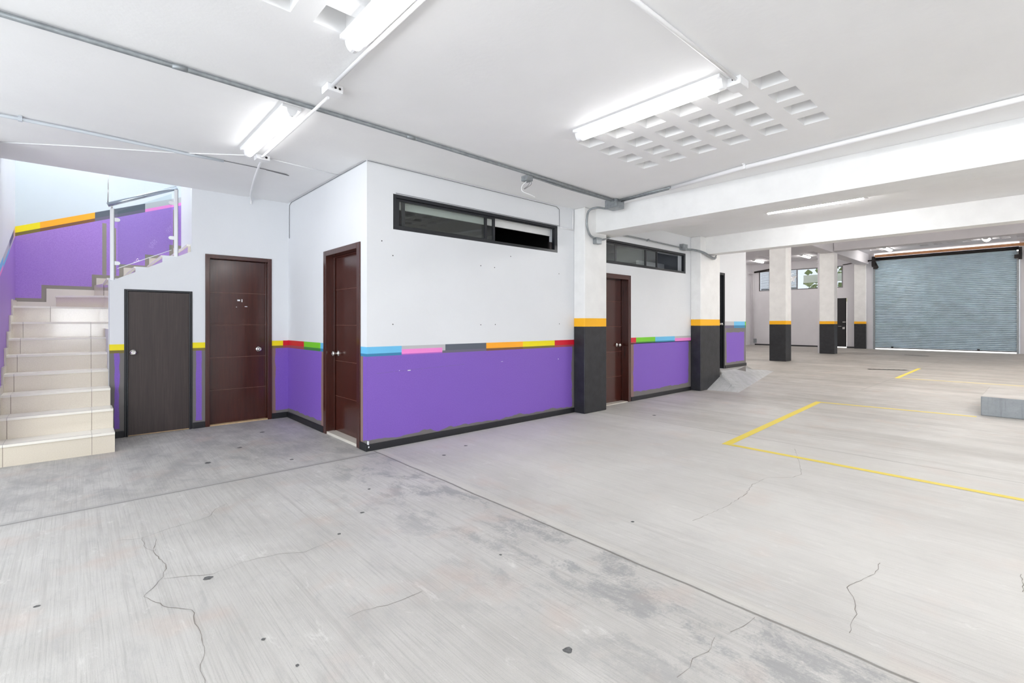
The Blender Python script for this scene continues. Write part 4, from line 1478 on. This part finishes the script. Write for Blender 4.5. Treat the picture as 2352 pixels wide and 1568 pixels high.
# white lines serving the lights
conduit('conduit', [[(1.285, 3.22, ZP), (1.275, 2.65, ZP), (1.268, 1.42, ZP)]], 0.0125, WHITEPIPE, 'white conduit along the right side of the top fluorescent fitting')
jbox('junction_box', 1.255, 1.365, 3.22, 3.325, CZ - 0.05, CZ - 0.001, WHITEPIPE, 'white ceiling box between the two left fluorescent fittings',
     knock=(((1.31, 3.2195, CZ - 0.025), (0, -1, 0), 0.008), ((1.34, 3.2195, CZ - 0.025), (0, -1, 0), 0.008)))
conduit('conduit', [[(1.30, 3.325, ZP - 0.036), (1.305, 3.9, ZP - 0.036), (1.325, 4.96, ZP - 0.02), (1.33, 5.04, ZP)]], 0.011, WHITEPIPE,
        'white conduit passing under the grey one to the fitting nearest the stair')
jbox('junction_box', 1.29, 1.41, 5.04, 5.14, CZ - 0.045, CZ - 0.001, WHITEPIPE, 'white ceiling box at the end of the fitting nearest the stair',
     knock=(((1.375, 5.0395, CZ - 0.022), (0, -1, 0), 0.011),))
conduit('conduit', [[(1.36, 5.14, ZP), (1.45, 5.7, ZP), (1.60, 6.5, ZP), (1.68, 6.82, ZP - 0.01), (1.69, 6.855, CZ - 0.09)]], 0.011, WHITEPIPE,
        'white conduit from the ceiling box down onto the back wall', sm=True)
conduit('conduit', [[(1.28, 1.357, ZP), (3.20, 1.357, ZP)]], 0.0125, WHITEPIPE, 'straight white conduit entering the photo at the top centre')
jbox('junction_box', 3.20, 3.33, 1.325, 1.425, CZ - 0.055, CZ - 0.001, WHITEPIPE, 'white ceiling box at the right end of the fitting beside the coffers',
     knock=(((3.1995, 1.375, CZ - 0.02), (-1, 0, 0), 0.006),))
conduit('conduit', [[(-3.0, 5.36, ZP + 0.002), (-0.42, 5.385, ZP + 0.002), (0.055, 5.39, ZP + 0.002), (0.831, 5.455, ZP + 0.006), (1.1, 5.468, ZP + 0.012)]], 0.013, paint('pale grey conduit', (196, 202, 208), 0.4, var=0.05),
        'whitish conduit crossing the ceiling in front of the stair opening', clips=(((-0.31, 5.386, ZP + 0.002), 'x'),))
conduit('cable', [[(0.83, 5.46, CZ - 0.006), (1.446, 5.483, CZ - 0.006), (1.70, 5.52, CZ - 0.006), (1.74, 5.55, CZ - 0.006), (1.50, 5.50, CZ - 0.006)]], 0.004, CABLE,
        'dark thin cable ending in a loop on the ceiling by the back doors', 'cable')
conduit('cable', [[(-0.486, 6.246, CZ - 0.006), (0.016, 5.92, CZ - 0.006), (0.703, 5.526, CZ - 0.006), (1.206, 5.16, CZ - 0.006), (1.29, 5.10, CZ - 0.006)]], 0.005, WHITEPIPE,
        'white cable running diagonally to the ceiling box near the stair', 'cable')
conduit('cable', [[(1.41, 5.10, CZ - 0.006), (2.13, 5.17, CZ - 0.006)]], 0.005, WHITEPIPE, 'white cable from the ceiling box to the side wall', 'cable')
conduit('cable', [[(XW - 0.006, 6.80, 2.40), (XW - 0.006, 6.80, 2.70), (XW - 0.006, 6.79, 2.84), (XW - 0.006, 6.72, 2.868), (XW - 0.006, 4.52, 2.872),
                   (2.16, 4.494, 2.872), (4.90, 4.494, 2.86), (4.955, 4.494, 2.83), (4.96, 4.494, 2.60), (4.90, 4.494, 2.603), (2.46, 4.494, 2.606)]], 0.0035, CABLE,
        'thin dark cable tacked along the top of the side wall, long wall and window', 'cable')
conduit('cable_trunking', [[(4.98, 4.49, 2.583), (5.235, 4.49, 2.583)], [(5.235, 4.49, 2.576), (5.235, 4.49, 2.86)]], 0.009, WHITEPIPE,
        'white trunking beside the top of the nearest wall pillar', 'trunking')

# far left pipes
conduit('conduit', [[(28.6, 11.36, 4.10), (28.94, 11.34, 4.10), (28.95, 11.26, 4.06), (28.95, 11.26, 0.30)]], 0.04, FARWHITE, 'white vertical pipe at the far left end wall')
jbox('junction_box', 28.9, 28.99, 11.1, 11.24, 0.12, 0.36, GALV, 'small grey socket box low on the far left end wall')
conduit('conduit', [[(28.93, 11.2, 4.16), (28.93, 10.3, 4.26)]], 0.05, DARKIRON, 'dark pipe with valve beside the far high window')
conduit('cable', [[(28.94, 6.9, 4.21), (28.94, 6.1, 4.30), (28.50, 5.8, 4.22), (28.46, 5.55, 4.30)]], 0.02, DARKIRON, 'dark cable reaching the shutter drive from the left', 'cable')
